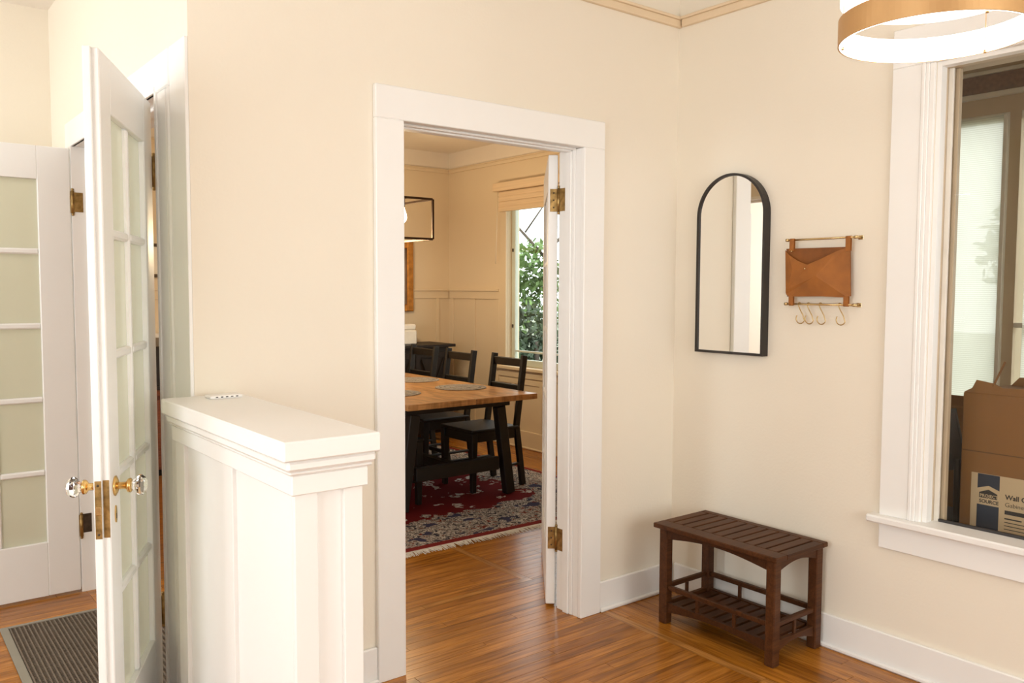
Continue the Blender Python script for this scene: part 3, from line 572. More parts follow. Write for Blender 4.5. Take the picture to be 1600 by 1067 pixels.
# ---- leather wall pocket on brass rods
wp = thing('wall_organizer', (0, -0.76, 1.39), 'tan leather envelope pocket strapped between two thin brass rods', 'wall pocket')
def yz(y, z): return (y + 0.76, z - 1.39)
rodx = -0.036
for z in (1.652, 1.390):
    y0, y1 = -0.625, -0.945
    tube('rod', [(rodx, y0 + 0.76, z - 1.39), (rodx, y1 + 0.76, z - 1.39)], 0.0042, 'pale_brass', wp, 10)
    for y in (y0 - 0.006, y1 + 0.012):
        br = link('bracket', None, wp, (0, y + 0.76, z - 1.39))
        box('wall_plate', -0.003, 0, -0.010, 0.010, -0.008, 0.008, 'pale_brass', br, 0.001); tube('post', [(-0.003, 0, 0), (-0.0315, 0, 0)], 0.004, 'pale_brass', br, 8)
        tube('collar', [(rodx, -0.006, 0), (rodx, 0.006, 0)], 0.0065, 'pale_brass', br, 10)
        lathe('screw', [(0, 0), (0.003, 0), (0.002, 0.001), (0, 0.001)], 'dark_bronze', br, (-0.003, -0.007, 0), (0, -PI / 2, 0), 8)
prism('back_panel', [yz(-0.622, 1.618), yz(-0.908, 1.616), yz(-0.915, 1.424), yz(-0.630, 1.420)], 'x', -0.030, -0.027, 'leather_dark', wp, bev=0.0008)
def flap(name, pts, bulge, mat, parent):
    """leather flap polygon (y,z,x) triangulated round its centroid so it bellies out"""
    bm = bmesh.new(); n_ = len(pts)
    F = [bm.verts.new((x, *yz(y, z))) for y, z, x in pts]; Bk = [bm.verts.new((x + 0.0022, *yz(y, z))) for y, z, x in pts]
    cy = sum(p[0] for p in pts) / n_; cz = sum(p[1] for p in pts) / n_; cx_ = min(p[2] for p in pts) - bulge
    c1 = bm.verts.new((cx_, *yz(cy, cz))); c2 = bm.verts.new((cx_ + 0.0022, *yz(cy, cz)))
    for i in range(n_):
        j = (i + 1) % n_; bm.faces.new((F[i], F[j], c1)); bm.faces.new((Bk[j], Bk[i], c2)); bm.faces.new((F[i], Bk[i], Bk[j], F[j]))
    o = link(name, finish(bm, name, mat), parent)
    return o
flap('left_flap', [(-0.620, 1.612, -0.034), (-0.645, 1.592, -0.045), (-0.69, 1.566, -0.052), (-0.738, 1.549, -0.054), (-0.728, 1.520, -0.054), (-0.640, 1.448, -0.042), (-0.628, 1.434, -0.036)], 0.002, 'leather', wp)
flap('front_flap', [(-0.738, 1.549, -0.0565), (-0.80, 1.573, -0.0545), (-0.86, 1.600, -0.047), (-0.895, 1.613, -0.036), (-0.908, 1.60, -0.035), (-0.916, 1.428, -0.036), (-0.905, 1.419, -0.040), (-0.78, 1.423, -0.046), (-0.65, 1.420, -0.040), (-0.629, 1.430, -0.036), (-0.640, 1.450, -0.0445), (-0.70, 1.502, -0.0545), (-0.726, 1.528, -0.0565)], 0.006, 'leather', wp)
for y, z0, z1 in ((-0.654, 1.607, 1.657), (-0.903, 1.60, 1.657), (-0.656, 1.385, 1.424), (-0.900, 1.385, 1.424)):
    st = link('strap', None, wp, (0, y + 0.76, 0)); up = z0 > 1.5; zr = (1.652 if up else 1.390) - 1.39; ze = (z0 if up else z1) - 1.39
    for xx in (-0.0415, -0.0325): box('strap_side', xx, xx + 0.002, -0.0105, 0.0105, min(ze, zr), max(ze, zr), 'leather', st, 0.0005)
    tube_pts = [(rodx, -0.0105, zr), (rodx, 0.0105, zr)]; tube('strap_loop', tube_pts, 0.0062, 'leather', st, 12)
for y, z, x in ((-0.655, 1.606, -0.0425), (-0.731, 1.533, -0.0625)): lathe('stud', [(0, 0), (0.004, 0), (0.0035, 0.002), (0, 0.003)], 'pale_brass', wp, (x, *yz(y, z)), (0, -PI / 2, 0), 10)
# ---- the four hooks
def s_hook(y, label, k):
    h = thing('s_hook', (rodx, y, 1.39), label, 'hook', 0, 'brass hooks on the lower rod')
    pts = []
    for i in range(8): a = math.radians(205 - i * 30); pts.append((0.0, 0.0066 * math.cos(a), 0.0066 * math.sin(a)))
    for f in (0.25, 0.5, 0.75): pts.append((0.0, 0.0062 - 0.0305 * f, -0.006 - 0.050 * f))
    for i in range(12): a = math.radians(-160 + i * 18); pts.append((0.0, -0.0055 + 0.0195 * math.cos(a), -0.0585 + 0.0205 * math.sin(a)))
    tube('hook_wire', pts, 0.0023, 'hook_brass', h, 8)
s_hook(-0.694, 'thin brass hook at the left end of the lower rod', 0)
s_hook(-0.735, 'thin brass hook second from the left on the lower rod', 1)
s_hook(-0.789, 'thin brass hook second from the right on the lower rod', 2)
s_hook(-0.873, 'thin brass hook set apart at the right end of the lower rod', 3)

# ---- tiered ring ceiling lamp
RL = (-0.845, -1.60, 2.10)
lp = thing('ring_pendant_lamp', RL, 'bronze and white tiered ring pendant lamp hanging by the window', 'pendant lamp')
R0 = 0.236
lathe('metal_band', [(R0, 0), (R0, 0.066), (R0 - 0.004, 0.066), (R0 - 0.004, 0)], 'ring_metal', lp, seg=96, smooth=False, closed=True)
lathe('light_strip', [(R0 - 0.0045, 0.001), (R0 - 0.0045, 0.065), (R0 - 0.009, 0.065), (R0 - 0.009, 0.001)], 'led_white', lp, seg=96, smooth=False, closed=True)
lathe('upper_ring', [(R0 - 0.004, 0.108), (R0 - 0.004, 0.172), (R0 - 0.012, 0.172), (R0 - 0.012, 0.108)], 'led_soft', lp, seg=96, smooth=False, closed=True)
for a in (118, -8, 235):
    x, y = (R0 - 0.013) * math.cos(math.radians(a)), (R0 - 0.013) * math.sin(math.radians(a))
    cbl = tube('suspension_cable', [(x, y, 0.002), (x, y, 0.35), (0.05 * math.cos(math.radians(a)), 0.05 * math.sin(math.radians(a)), CEIL - RL[2] - 0.03)], 0.0012, 'ring_metal', lp, 6)
    lathe('cable_clip', [(0, -0.004), (0.004, -0.004), (0.004, 0.004), (0, 0.004)], 'ring_metal', lp, (x, y, 0.0), seg=8)
lathe('ceiling_canopy', [(0, CEIL - RL[2] - 0.001), (0.07, CEIL - RL[2] - 0.001), (0.07, CEIL - RL[2] - 0.03), (0, CEIL - RL[2] - 0.03)], 'ring_metal', lp, seg=32)

# ---- unseen ceiling light, added to brighten the far French door
fl_ = thing('added_entry_lamp', (-3.5, 0.96, CEIL), 'unseen round light added on the entry ceiling to brighten the far door', 'added light')
lathe('mount', [(0, -0.001), (0.21, -0.001), (0.21, -0.03), (0, -0.03)], 'white_plastic', fl_, seg=40)
lathe('diffuser', [(0, -0.0305), (0.19, -0.0305), (0.19, -0.05), (0.15, -0.075), (0.08, -0.088), (0, -0.092)], 'added_lamp_glow', fl_, seg=40)
# ---- little vented box on the half wall
vb = thing('vented_box', (-2.188, -0.085, 1.1072), 'small white box with dark vent slots at the wall end of the cap', 'box')
box('case', -0.050, 0.050, -0.030, 0.028, 0, 0.010, 'white_plastic', vb, 0.003)
for i in range(5): box('vent_slot', -0.034 + i * 0.0155, -0.027 + i * 0.0155, -0.0308, -0.0298, 0.004, 0.0070, 'ink', vb, 0)
# ---- door mat
mt = thing('door_mat', (-2.27, 0.78, 0.0), 'brown ribbed door mat with a grey border in front of the French doors', 'door mat')
MX, MY = 0.375, 0.60
box('base', -MX, MX, -MY, MY, 0, 0.004, 'mat_rubber', mt, 0.001)
for a in ((-MX, -MX + 0.03, -MY, MY), (MX - 0.03, MX, -MY, MY), (-MX + 0.03, MX - 0.03, -MY, -MY + 0.022), (-MX + 0.03, MX - 0.03, MY - 0.022, MY)): box('border', *a, 0.004, 0.008, 'mat_edge', mt, 0.001)
nr = 42
for i in range(nr):
    x = -MX + 0.036 + i * (2 * MX - 0.076) / (nr - 1); box('rib', x - 0.0026, x + 0.0026, -MY + 0.024, MY - 0.024, 0.004, 0.0095, 'mat_rib', mt, 0)
bm = bmesh.new()
for k in range(90):
    y = -MY + 0.03 + k * (2 * MY - 0.06) / 89
    r = bmesh.ops.create_cube(bm, size=1)['verts']; bmesh.ops.scale(bm, vec=(2 * MX - 0.064, 0.004, 0.003), verts=r); bmesh.ops.translate(bm, vec=(0, y, 0.0055), verts=r)
link('cross_rib', finish(bm, 'cross_rib', 'mat_rib'), mt)['kind'] = 'stuff'

# ================================================================== DINING ROOM
# ---- rug
rg_ = thing('rug', (-0.04, 2.586, 0.0), 'red and ivory oriental rug with a fringed end under the dining table', 'rug')
box('pile', -1.2, 1.2, -1.35, 1.35, 0, 0.010, 'rug_wool', rg_, 0.003)
bm = bmesh.new(); rr = random.Random(3)
for s in (-1,):
    for k in range(620):
        x = -1.195 + 2.39 * k / 619 ; L = rr.uniform(0.045, 0.085); dx = rr.uniform(-0.012, 0.012) + 0.016 * math.sin(k * 0.13); wv_ = 0.0028
        p = [(x - wv_, s * 1.349, 0.006), (x + wv_, s * 1.349, 0.006), (x + dx * 0.5 + wv_, s * (1.35 + L * 0.5), 0.0085 + rr.uniform(0, 0.0015)), (x + dx * 0.5 - wv_, s * (1.35 + L * 0.5), 0.008), (x + dx + wv_ * 0.6, s * (1.35 + L), 0.003), (x + dx - wv_ * 0.6, s * (1.35 + L), 0.003)]
        V = [bm.verts.new(q) for q in p]; bm.faces.new((V[0], V[1], V[2], V[3])); bm.faces.new((V[3], V[2], V[4], V[5]))
link('fringe', finish(bm, 'fringe', 'fringe_cotton'), rg_)['kind'] = 'stuff'
# ---- table
FZ0 = 0.0125
tb = thing('dining_table', (0.08, 2.83, FZ0), 'long acacia dining table on black slanted legs', 'dining table')
tx, ty, TH = 0.515, 1.10, 0.735 - FZ0
box('top_board', -tx, -0.001, -ty, ty, TH - 0.038, TH, 'acacia', tb, 0.003); box('top_board', 0.001, tx, -ty, ty, TH - 0.038, TH, 'acacia', tb, 0.003)
for s in (-1, 1):
    yy = s * 0.885
    for q in (-1, 1): bar('leg', (q * 0.435, yy, 0.006), (q * 0.345, yy, TH - 0.100), 0.072, 0.060, 'black_wood', tb)
    box('crossbar', -0.335, 0.335, yy - 0.022, yy + 0.022, 0.185, 0.275, 'black_wood', tb, 0.003)
    box('end_apron', -0.42, 0.42, yy - 0.03, yy + 0.03, TH - 0.095, TH - 0.039, 'black_wood', tb, 0.003)
for q in (-1, 1): box('side_apron', q * 0.36 - 0.012, q * 0.36 + 0.012, -0.85, 0.85, TH - 0.085, TH - 0.039, 'black_wood', tb, 0.002)
box('centre_beam', -0.03, 0.03, -0.86, 0.86, 0.20, 0.26, 'black_wood', tb, 0.003)
# ---- chairs
def make_chair():
    o = thing('dining_chair', (0, 0, FZ0), 'chair', 'chair', group='black ladder back chairs around the dining table')
    # local: front towards -x, seat width along y, back at +x
    box('seat', -0.215, 0.205, -0.205, 0.205, 0.425, 0.445, 'black_wood', o, 0.005)
    for s in (-1, 1):
        bar('front_leg', (-0.185, s * 0.178, 0), (-0.185, s * 0.178, 0.424), 0.034, 0.034, 'black_wood', o, 0.05, 0.05)
        rear = link('rear_post', None, o)
        bar('lower_post', (0.262, s * 0.178, 0), (0.20, s * 0.178, 0.44), 0.045, 0.030, 'black_wood', rear); bar('upper_post', (0.20, s * 0.178, 0.432), (0.272, s * 0.178, 0.950), 0.045, 0.030, 'black_wood', rear)
        box('side_apron', -0.16, 0.18, s * 0.178 - 0.010, s * 0.178 + 0.010, 0.355, 0.424, 'black_wood', o, 0.002)
        bar('side_stretcher', (-0.168, s * 0.178, 0.16), (0.225, s * 0.178, 0.16), 0.016, 0.034, 'black_wood', o)
    box('front_apron', -0.197, -0.177, -0.155, 0.155, 0.355, 0.424, 'black_wood', o, 0.002)
    box('cross_stretcher', 0.02, 0.038, -0.170, 0.170, 0.145, 0.175, 'black_wood', o, 0.002)
    for z0, z1 in ((0.865, 0.925), (0.675, 0.735)):
        xm = 0.20 + 0.072 * ((z0 + z1) / 2 - 0.432) / 0.518; bar('back_slat', (xm, -0.166, (z0 + z1) / 2), (xm, 0.166, (z0 + z1) / 2), z1 - z0, 0.018, 'black_wood', o, up=(1, 0, 0.14))
    return o
ch0 = make_chair()
spots = [(0.500, 2.275, 0, 'black ladder back chair on the window side nearest the doorway'), (0.500, 2.905, 0, 'black ladder back chair in the middle of the window side of the table'), (0.500, 3.455, 0, 'black ladder back chair on the window side nearest the sideboard'),
         (-0.345, 2.235, PI, 'black chair mostly hidden by the door casing on the far left of the table'), (-0.365, 2.90, PI, 'black chair behind the casing, second on the left side of the table')]
for i, (x, y, rz, lab) in enumerate(spots):
    c = ch0 if i == 0 else copy_tree(ch0); c.location = (x, y, FZ0); c.rotation_euler = (0, 0, rz); c['label'] = lab
# ---- placemats
def placemat(x, y, rx, ry, label, rz=0):
    o = thing('placemat', (x, y, 0.7355), label, 'placemat', rz, 'woven round placemats on the dining table')
    for i in range(5):
        f = 1 - i * 0.19
        lathe('woven_coil', [(rx * f, 0.001), (rx * f, 0.004 + 0.0012 * (i % 2)), (rx * (f - 0.186), 0.004 + 0.0012 * (i % 2)), (max(0.0, rx * (f - 0.186)), 0.001)], 'placemat_weave', o, seg=36, closed=True)
placemat(0.355, 2.31, 0.185, 0.185, 'round woven placemat in front of the chair nearest the doorway')
placemat(0.355, 2.93, 0.185, 0.185, 'round woven placemat further back along the window side')
placemat(-0.21, 2.29, 0.185, 0.185, 'round woven placemat on the left side of the table by the casing')
# ---- sideboard and canister
sb = thing('sideboard', (0.83, 4.21, 0), 'dark wooden sideboard against the far dining room wall', 'sideboard')
box('carcass', -0.56, 0.56, -0.195, 0.225, 0.08, 0.895, 'dark_wood', sb, 0.003); box('top', -0.62, 0.62, -0.23, 0.23, 0.8955, 0.922, 'dark_wood', sb, 0.003)
for s in (-1, 1):
    for yq in (-0.17, 0.19): box('foot', s * 0.53 - 0.025, s * 0.53 + 0.025, yq - 0.025, yq + 0.025, 0, 0.08, 'dark_wood', sb, 0.003)
for i in range(3):
    x0 = -0.545 + i * 0.365; dr = link('door', None, sb, (x0, -0.195, 0.11))
    box('panel', 0.05, 0.31, -0.010, 0.0, 0.05, 0.69, 'dark_wood', dr, 0.002)
    for a in ((0, 0.05, 0, 0.74), (0.31, 0.36, 0, 0.74), (0.05, 0.31, 0, 0.05), (0.05, 0.31, 0.69, 0.74)): box('frame', a[0], a[1], -0.020, 0.0, a[2], a[3], 'dark_wood', dr, 0.002)
    bar('cross_brace', (0.055, -0.014, 0.06), (0.305, -0.014, 0.68), 0.006, 0.03, 'dark_wood', dr); bar('cross_brace', (0.305, -0.018, 0.06), (0.055, -0.018, 0.68), 0.006, 0.03, 'dark_wood', dr)
    lathe('knob', [(0, 0), (0.008, 0), (0.013, 0.018), (0, 0.022)], 'dark_bronze', dr, (0.335, -0.020, 0.40), (PI / 2, 0, 0), 12)
cn = thing('white_canister', (1.02, 4.18, 0.9222), 'square white canister with a lid on the sideboard', 'canister')
box('body', -0.085, 0.085, -0.06, 0.06, 0, 0.135, 'ceramic_white', cn, 0.010); box('lid', -0.080, 0.080, -0.056, 0.056, 0.1355, 0.192, 'ceramic_white', cn, 0.012)
# ---- gold framed picture
pf = thing('framed_picture', (0.88, 4.47, 1.445), 'gold framed picture on the far dining room wall beside the casing', 'picture')
for a in ((-0.367, -0.297, 0, 0.68), (0.297, 0.367, 0, 0.68), (-0.297, 0.297, 0, 0.07), (-0.297, 0.297, 0.61, 0.68)): box('frame_side', a[0], a[1], -0.062, -0.032, a[2] - 0.22, a[3] - 0.22, 'gold_frame', pf, 0.008)
box('canvas', -0.30, 0.30, -0.045, -0.034, -0.16, 0.40, 'canvas', pf, 0)
# ---- box pendant over the table
bp_ = thing('cage_pendant_lamp', (0.08, 2.98, 1.81), 'open black box frame pendant lamp with bare bulbs over the dining table', 'pendant lamp')
PX, PY, PZ, bt = 0.213, 0.40, 0.29, 0.016
for x in (-PX, PX):
    for y in (-PY, PY): box('upright', x - bt / 2, x + bt / 2, y - bt / 2, y + bt / 2, 0, PZ, 'bronze_metal', bp_, 0.001)
for z in (0, PZ):
    for y in (-PY, PY): box('end_bar', -PX + bt / 2, PX - bt / 2, y - bt / 2, y + bt / 2, z - bt / 2, z + bt / 2, 'bronze_metal', bp_, 0.001)
    for x in (-PX, PX): box('side_bar', x - bt / 2, x + bt / 2, -PY + bt / 2, PY - bt / 2, z - bt / 2, z + bt / 2, 'bronze_metal', bp_, 0.001)
box('spine', -0.012, 0.012, -PY + 0.008, PY - 0.008, PZ - 0.006, PZ + 0.008, 'bronze_metal', bp_, 0.001)
for y in (-0.15, 0.15): tube('hanging_rod', [(0, y, PZ + 0.008), (0, y, 2.80 - 1.81 - 0.022)], 0.006, 'bronze_metal', bp_, 8)
box('ceiling_plate', -0.05, 0.05, -0.2, 0.2, 2.80 - 1.81 - 0.022, 2.80 - 1.81 - 0.001, 'bronze_metal', bp_)
for i, y in enumerate((-0.33, -0.11, 0.11, 0.33)):
    lathe('socket', [(0, 0), (0.017, 0), (0.017, -0.055), (0.012, -0.06), (0, -0.06)], 'bronze_metal', bp_, (0, y, PZ - 0.006), seg=16)
    lathe('bulb', [(0.0, -0.061), (0.013, -0.061), (0.016, -0.075), (0.028, -0.11), (0.031, -0.135), (0.024, -0.158), (0.010, -0.170), (0, -0.172)], 'bulb_glow', bp_, (0, y, PZ - 0.006), seg=18)
for y in (-0.22, 0.22):
    d = bpy.data.lights.new('pendant_bulb_light', 'POINT'); d.energy = 22; d.color = (1.0, 0.76, 0.46); d.shadow_soft_size = 0.05
    o = bpy.data.objects.new('pendant_bulb_light', d); COL.objects.link(o); o.parent = bp_; o.location = (0, y, -0.03)
# ---- what shows in the gap beside the open French door
cb = thing('wooden_cabinet', (-1.16, 4.22, 0), 'reddish wooden cabinet glimpsed in the gap beside the open French door', 'cabinet')
box('carcass', -0.42, 0.42, -0.20, 0.22, 0.05, 0.62, 'reddish_wood', cb, 0.003); box('top', -0.45, 0.45, -0.23, 0.23, 0.6205, 0.65, 'reddish_wood', cb, 0.003); box('plinth', -0.40, 0.40, -0.18, 0.20, 0, 0.05, 'dark_wood', cb, 0.002)
for s in (-1, 1):
    dr = link('door', None, cb, (s * 0.205, -0.2005, 0.07)); box('panel', -0.19, 0.19, -0.018, 0, 0, 0.52, 'reddish_wood', dr, 0.004); lathe('knob', [(0, 0), (0.008, 0), (0.013, 0.018), (0, 0.022)], 'dark_bronze', dr, (-s * 0.16, -0.018, 0.30), (PI / 2, 0, 0), 12)
tv = thing('black_screen', (-1.16, 4.20, 0.6502), 'black screen standing on the cabinet glimpsed through the gap', 'screen')
box('panel', -0.36, 0.36, -0.02, 0.02, 0.03, 0.33, 'black_metal', tv, 0.004); box('bezel', -0.365, 0.365, -0.024, -0.0202, 0.33, 0.338, 'black_metal', tv, 0.001); box('stand', -0.12, 0.12, -0.07, 0.07, 0, 0.03, 'black_metal', tv, 0.003)
shf = thing('wall_shelf', (-1.16, 4.47, 1.05), 'narrow white wall shelf glimpsed above the black screen', 'shelf')
box('board', -0.35, 0.35, -0.18, -0.032, 0.0, 0.03, 'trim_white', shf, 0.002); box('bracket', -0.25, -0.22, -0.15, -0.032, -0.08, 0, 'black_metal', shf, 0.001); box('bracket', 0.22, 0.25, -0.15, -0.032, -0.08, 0, 'black_metal', shf, 0.001)
clk = thing('small_framed_print', (-1.20, 4.47, 1.53), 'small pale framed print seen high in the gap beside the French door', 'picture')
for a in ((-0.15, -0.125, 0, 0.27), (0.125, 0.15, 0, 0.27), (-0.125, 0.125, 0, 0.025), (-0.125, 0.125, 0.245, 0.27)): box('frame_side', a[0], a[1], -0.03, 0, a[2], a[3], 'dark_bronze', clk, 0.003)
box('print', -0.125, 0.125, -0.015, -0.002, 0.025, 0.245, 'ceramic_white', clk, 0)

# ================================================================== PORCH
# porch window frames and woven shades
pw = thing('window_3', (1.6, -0.645, 0.62), 'narrow porch window with white frame edge behind the first woven shade', 'window', kind='structure')
box('frame_side', 0.0, 0.05, -0.17, -0.145, 0, 1.74, 'porch_trim', pw, 0.002); box('frame_side', 0.0, 0.05, 0.145, 0.17, 0, 1.74, 'porch_trim', pw, 0.002); box('frame_rail', 0.0, 0.05, -0.145, 0.145, 0, 0.04, 'porch_trim', pw, 0.002); box('frame_rail', 0, 0.05, -0.145, 0.145, 1.70, 1.74, 'porch_trim', pw, 0.002)
box('pane', 0.03, 0.035, -0.145, 0.145, 0.04, 1.70, 'clear_glass', pw, 0)
pw = thing('window_4', (1.6, -1.244, 0.62), 'wider porch window at the right edge behind the second woven shade', 'window', kind='structure')
box('frame_side', 0.0, 0.05, -0.376, -0.34, 0, 1.74, 'porch_trim', pw, 0.002); box('frame_rail', 0, 0.05, -0.34, 0.376, 0.0, 0.04, 'porch_trim', pw, 0.002); box('frame_rail', 0, 0.05, -0.34, 0.376, 1.70, 1.74, 'porch_trim', pw, 0.002)
box('frame_rail', 0.0, 0.05, -0.34, 0.376, 0.64, 0.665, 'porch_trim', pw, 0.002); box('frame_rail', 0.0, 0.05, -0.34, 0.376, 0.30, 0.33, 'porch_trim', pw, 0.002)
box('pane', 0.03, 0.035, -0.34, 0.376, 0.04, 1.70, 'clear_glass', pw, 0)
s1 = thing('woven_shade', (1.575, -0.645, 0.70), 'pale woven shade hanging left of the brown porch post', 'shade'); box('cloth', -0.002, 0.002, -0.150, 0.168, 0, 1.645, 'woven_shade', s1, 0); box('edge_tape', -0.004, 0.004, -0.168, -0.150, 0, 1.645, 'ceramic_white', s1, 0.001)
s2 = thing('woven_shade', (1.575, -1.27, 0.70), 'pale woven shade at the right edge of the view behind the porch post', 'shade'); box('cloth', -0.002, 0.002, -0.30, 0.350, 0, 1.645, 'woven_shade', s2, 0); box('head_rail', -0.01, 0.01, -0.30, 0.350, 1.646, 1.67, 'porch_trim', s2, 0.002)
pt = thing('trim_9', (1.6, -1.5, 2.40), 'brown and white bands along the top of the porch wall', 'porch trim', kind='structure')
box('brown_band', -0.015, 0, -2.4, 1.99, 0.07, 0.165, 'porch_beam', pt, 0.001); box('white_band', -0.03, 0, -2.4, 1.99, 0.045, 0.07, 'porch_trim', pt, 0.002); box('white_band', -0.03, 0, -2.4, 1.99, 0.165, 0.185, 'porch_trim', pt, 0.002)
# tall carton with label
ct = thing('tall_cardboard_box', (0.31, -1.20, 0.0), 'tall brown cardboard carton with a printed label behind the window', 'cardboard box')
CW = 0.62; CH = 1.055
box('body', 0, 0.40, -CW, 0, 0.0, CH, 'cardboard', ct, 0.003)
prism('torn_flap', [(0.0, CH + 0.0005), (-0.03, CH + 0.018), (-0.045, CH + 0.05), (-0.105, CH + 0.042), (-0.14, CH + 0.026), (-0.24, CH + 0.03), (-0.36, CH + 0.008), (-0.50, CH + 0.022), (-0.60, CH + 0.0005)], 'x', 0.004, 0.009, 'cardboard', ct)
bar('torn_strip', (0.006, -0.105, CH + 0.03), (0.03, -0.135, CH + 0.125), 0.012, 0.004, 'cardboard', ct)
prism('rear_flap', [(-0.02, CH + 0.0005), (-0.05, CH + 0.035), (-0.35, CH + 0.055), (-0.58, CH + 0.0005)], 'x', 0.388, 0.393, 'cardboard', ct)
box('score_line', -0.0006, -0.0002, -CW + 0.01, -0.005, 0.828, 0.832, 'cardboard_dark', ct, 0)
lb = link('label', None, ct, (-0.001, 0, 0))
box('label_paper', -0.0006, 0.0006, -CW + 0.02, -0.042, 0.33, 0.748, 'label_paper', lb, 0)
prism('blue_bar', [(-0.066, 0.747), (-0.145, 0.747), (-0.145, 0.690), (-0.106, 0.704), (-0.066, 0.690)], 'x', -0.0012, -0.0007, 'label_blue', lb)
prism('blue_bar', [(-0.066, 0.628), (-0.145, 0.628), (-0.145, 0.45), (-0.066, 0.45)], 'x', -0.0012, -0.0007, 'label_blue', lb)
prism('roof_logo', [(-0.073, 0.655), (-0.138, 0.655), (-0.138, 0.675), (-0.130, 0.679), (-0.106, 0.689), (-0.082, 0.679), (-0.073, 0.675)], 'x', -0.0012, -0.0007, 'ink', lb)
TR = Matrix(((0, 0, -1), (-1, 0, 0), (0, 1, 0))).to_euler()
text('brand_word', 'PROJECT', 0.0165, (-0.0016, -0.0755, 0.6585), TR, 'label_paper', lb, bold=0.0003)
text('brand_word', 'SOURCE', 0.0185, (-0.0012, -0.0735, 0.636), TR, 'ink', lb, bold=0.0003)
text('product_text', 'Wall Cabinet', 0.0255, (-0.0012, -0.166, 0.664), TR, 'ink', lb, bold=0.0005)
text('product_text', 'Gabinete de pared', 0.023, (-0.0012, -0.166, 0.636), TR, 'ink', lb, bold=-0.0002)
box('dark_stripe', -0.0012, -0.0007, -0.33, -0.166, 0.607, 0.622, 'ink', lb, 0)
for i, (L, tk) in enumerate(((0.06, 0.005), (0.20, 0.003), (0.18, 0.003), (0.10, 0.003), (0.21, 0.003), (0.15, 0.003))): box('fine_print', -0.0011, -0.0007, -0.166 - L, -0.166, 0.588 - i * 0.013, 0.588 - i * 0.013 + tk, 'ink', lb, 0)
# second carton and padded chair beside it
c2 = thing('open_cardboard_box', (1.02, -0.80, 0.0), 'dark brown open carton further back in the porch behind the padded chair', 'cardboard box')
for a in ((-0.2, 0.2, -0.36, -0.354), (-0.2, 0.2, 0.354, 0.36), (-0.2, -0.194, -0.354, 0.354), (0.194, 0.2, -0.354, 0.354)): box('side', *a, 0.0, 0.93, 'cardboard', c2, 0.001)
box('bottom', -0.194, 0.194, -0.354, 0.354, 0, 0.006, 'cardboard_dark', c2, 0); box('flap', -0.204, -0.2, -0.35, 0.35, 0.70, 0.925, 'cardboard', c2, 0.001)
pc = thing('padded_chair', (0.50, -0.98, 0.0), 'dark grey padded chair squeezed beside the tall carton in the porch', 'chair', math.radians(12))
bar('backrest', (-0.16, -0.16, 0.86), (-0.20, 0.17, 0.80), 0.24, 0.06, 'grey_cloth', pc, up=(1, 0, 0.25)); box('seat', -0.18, 0.20, -0.17, 0.20, 0.44, 0.50, 'grey_cloth', pc, 0.02)
for sx in (-0.15, 0.17):
    for sy in (-0.15, 0.17): tube('leg', [(sx, sy, 0), (sx, sy, 0.44)], 0.012, 'black_metal', pc, 8)
for sy in (-0.15, 0.17): tube('back_support', [(-0.15, sy, 0.44), (-0.17, sy, 0.78)], 0.012, 'black_metal', pc, 8)

# ================================================================== OUTSIDE
tag(boxes('lawn_ground', [(1.9, 40, -30, 40, -0.62, -0.6)], 'lawn'), 'green lawn outside the windows', 'lawn', kind='structure')
def foliage(name, blobs, n_, size, mat, parent, seed):
    rr = random.Random(seed); V = []; F = []
    for i in range(n_):
        bx_, by_, bz_, br_ = rr.choice(blobs); d = Vector((rr.gauss(0, 1), rr.gauss(0, 1), rr.gauss(0, 1))).normalized() * br_ * rr.uniform(0.55, 1.05)
        c = Vector((bx_, by_, bz_)) + d; a = Vector((rr.gauss(0, 1), rr.gauss(0, 1), rr.gauss(0, 1))).normalized(); b_ = a.cross(Vector((rr.gauss(0, 1), rr.gauss(0, 1), rr.gauss(0, 1)))).normalized(); s = size * rr.uniform(0.6, 1.3); k = len(V)
        V += [c - a * s, c + b_ * s * 0.45, c + a * s, c - b_ * s * 0.45]; F.append((k, k + 1, k + 2, k + 3))
    me = bpy.data.meshes.new(name); me.from_pydata(V, [], F); me.materials.append(MATS[mat]); o = link(name, me, parent); o['kind'] = 'stuff'; return o
def shrub(name, loc, blobs, n_, size, mat, label, cat, seed, stems):
    o = thing(name, loc, label, cat); foliage('foliage', blobs, n_, size, mat, o, seed)
    for p in stems: tube('stem', p[0], p[1], 'bark', o, 6)
    return o
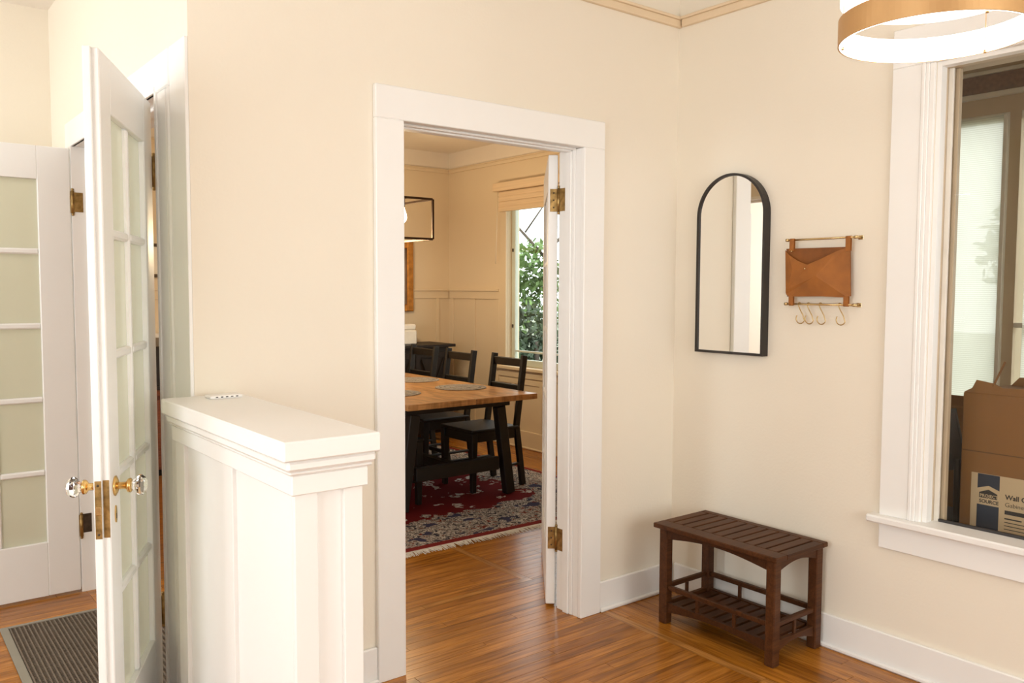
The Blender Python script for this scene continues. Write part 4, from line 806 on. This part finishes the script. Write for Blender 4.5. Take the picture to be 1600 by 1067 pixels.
shrub('dark_shrub', (5.6, 7.8, -0.6), [(x, y, z, 0.55) for x, y, z in ((-1.2, 0.8, 0.7), (-0.5, 0.3, 0.8), (0.2, 0, 0.9), (0.9, -0.6, 0.8), (0.3, 0.6, 1.3), (-0.6, 0.8, 1.35), (1.3, -0.9, 1.2))], 5000, 0.07, 'leaf_dark', 'dark green shrub low outside the dining room window', 'shrub', 5, [([(0, 0, 0), (0.05, 0, 1.2)], 0.04)])
shrub('garden_tree', (8.2, 10.4, -0.6), [(-1.0, 1.0, 2.2, 0.6), (-0.2, 0.4, 2.5, 0.55), (0.7, -0.4, 2.2, 0.6), (0.2, 0.2, 1.7, 0.7), (1.2, -1.0, 2.6, 0.5), (-0.6, 0.7, 1.5, 0.7), (1.5, -1.4, 1.8, 0.7)], 4200, 0.085, 'leaf', 'light green leafy tree with bare upper branches outside the dining room window', 'tree', 8,
      [([(0, 0, 0), (0.05, 0, 1.5), (0.0, 0.1, 3.2), (0.3, -0.1, 5.2)], [0.09, 0.07, 0.05, 0.02]), ([(0.0, 0.1, 2.6), (-0.5, 0.5, 3.3), (-0.9, 0.9, 4.6)], [0.04, 0.03, 0.012]), ([(0.0, 0.1, 2.9), (0.6, -0.5, 3.6), (1.2, -0.9, 4.9)], [0.04, 0.03, 0.012]), ([(-0.4, 0.4, 3.2), (-0.1, 0.0, 3.9), (0.4, -0.3, 4.2)], [0.02, 0.015, 0.008]), ([(0.4, -0.3, 3.4), (0.9, -0.9, 3.7), (1.6, -1.3, 3.7)], [0.025, 0.018, 0.008]), ([(-0.6, 0.6, 3.6), (-1.3, 1.1, 3.9), (-1.8, 1.4, 3.8)], [0.02, 0.014, 0.007])])
shrub('porch_shrub', (4.7, -0.05, -0.6), [(0, 0, 1.2, 0.5), (0.2, -0.3, 1.9, 0.45), (-0.1, 0.15, 2.4, 0.45), (0.1, -0.6, 1.6, 0.5), (0.2, -0.8, 2.3, 0.5)], 4200, 0.06, 'leaf', 'leafy green shrub outside the porch window', 'shrub', 12, [([(0, 0, 0), (0.05, 0, 1.6)], 0.05)])
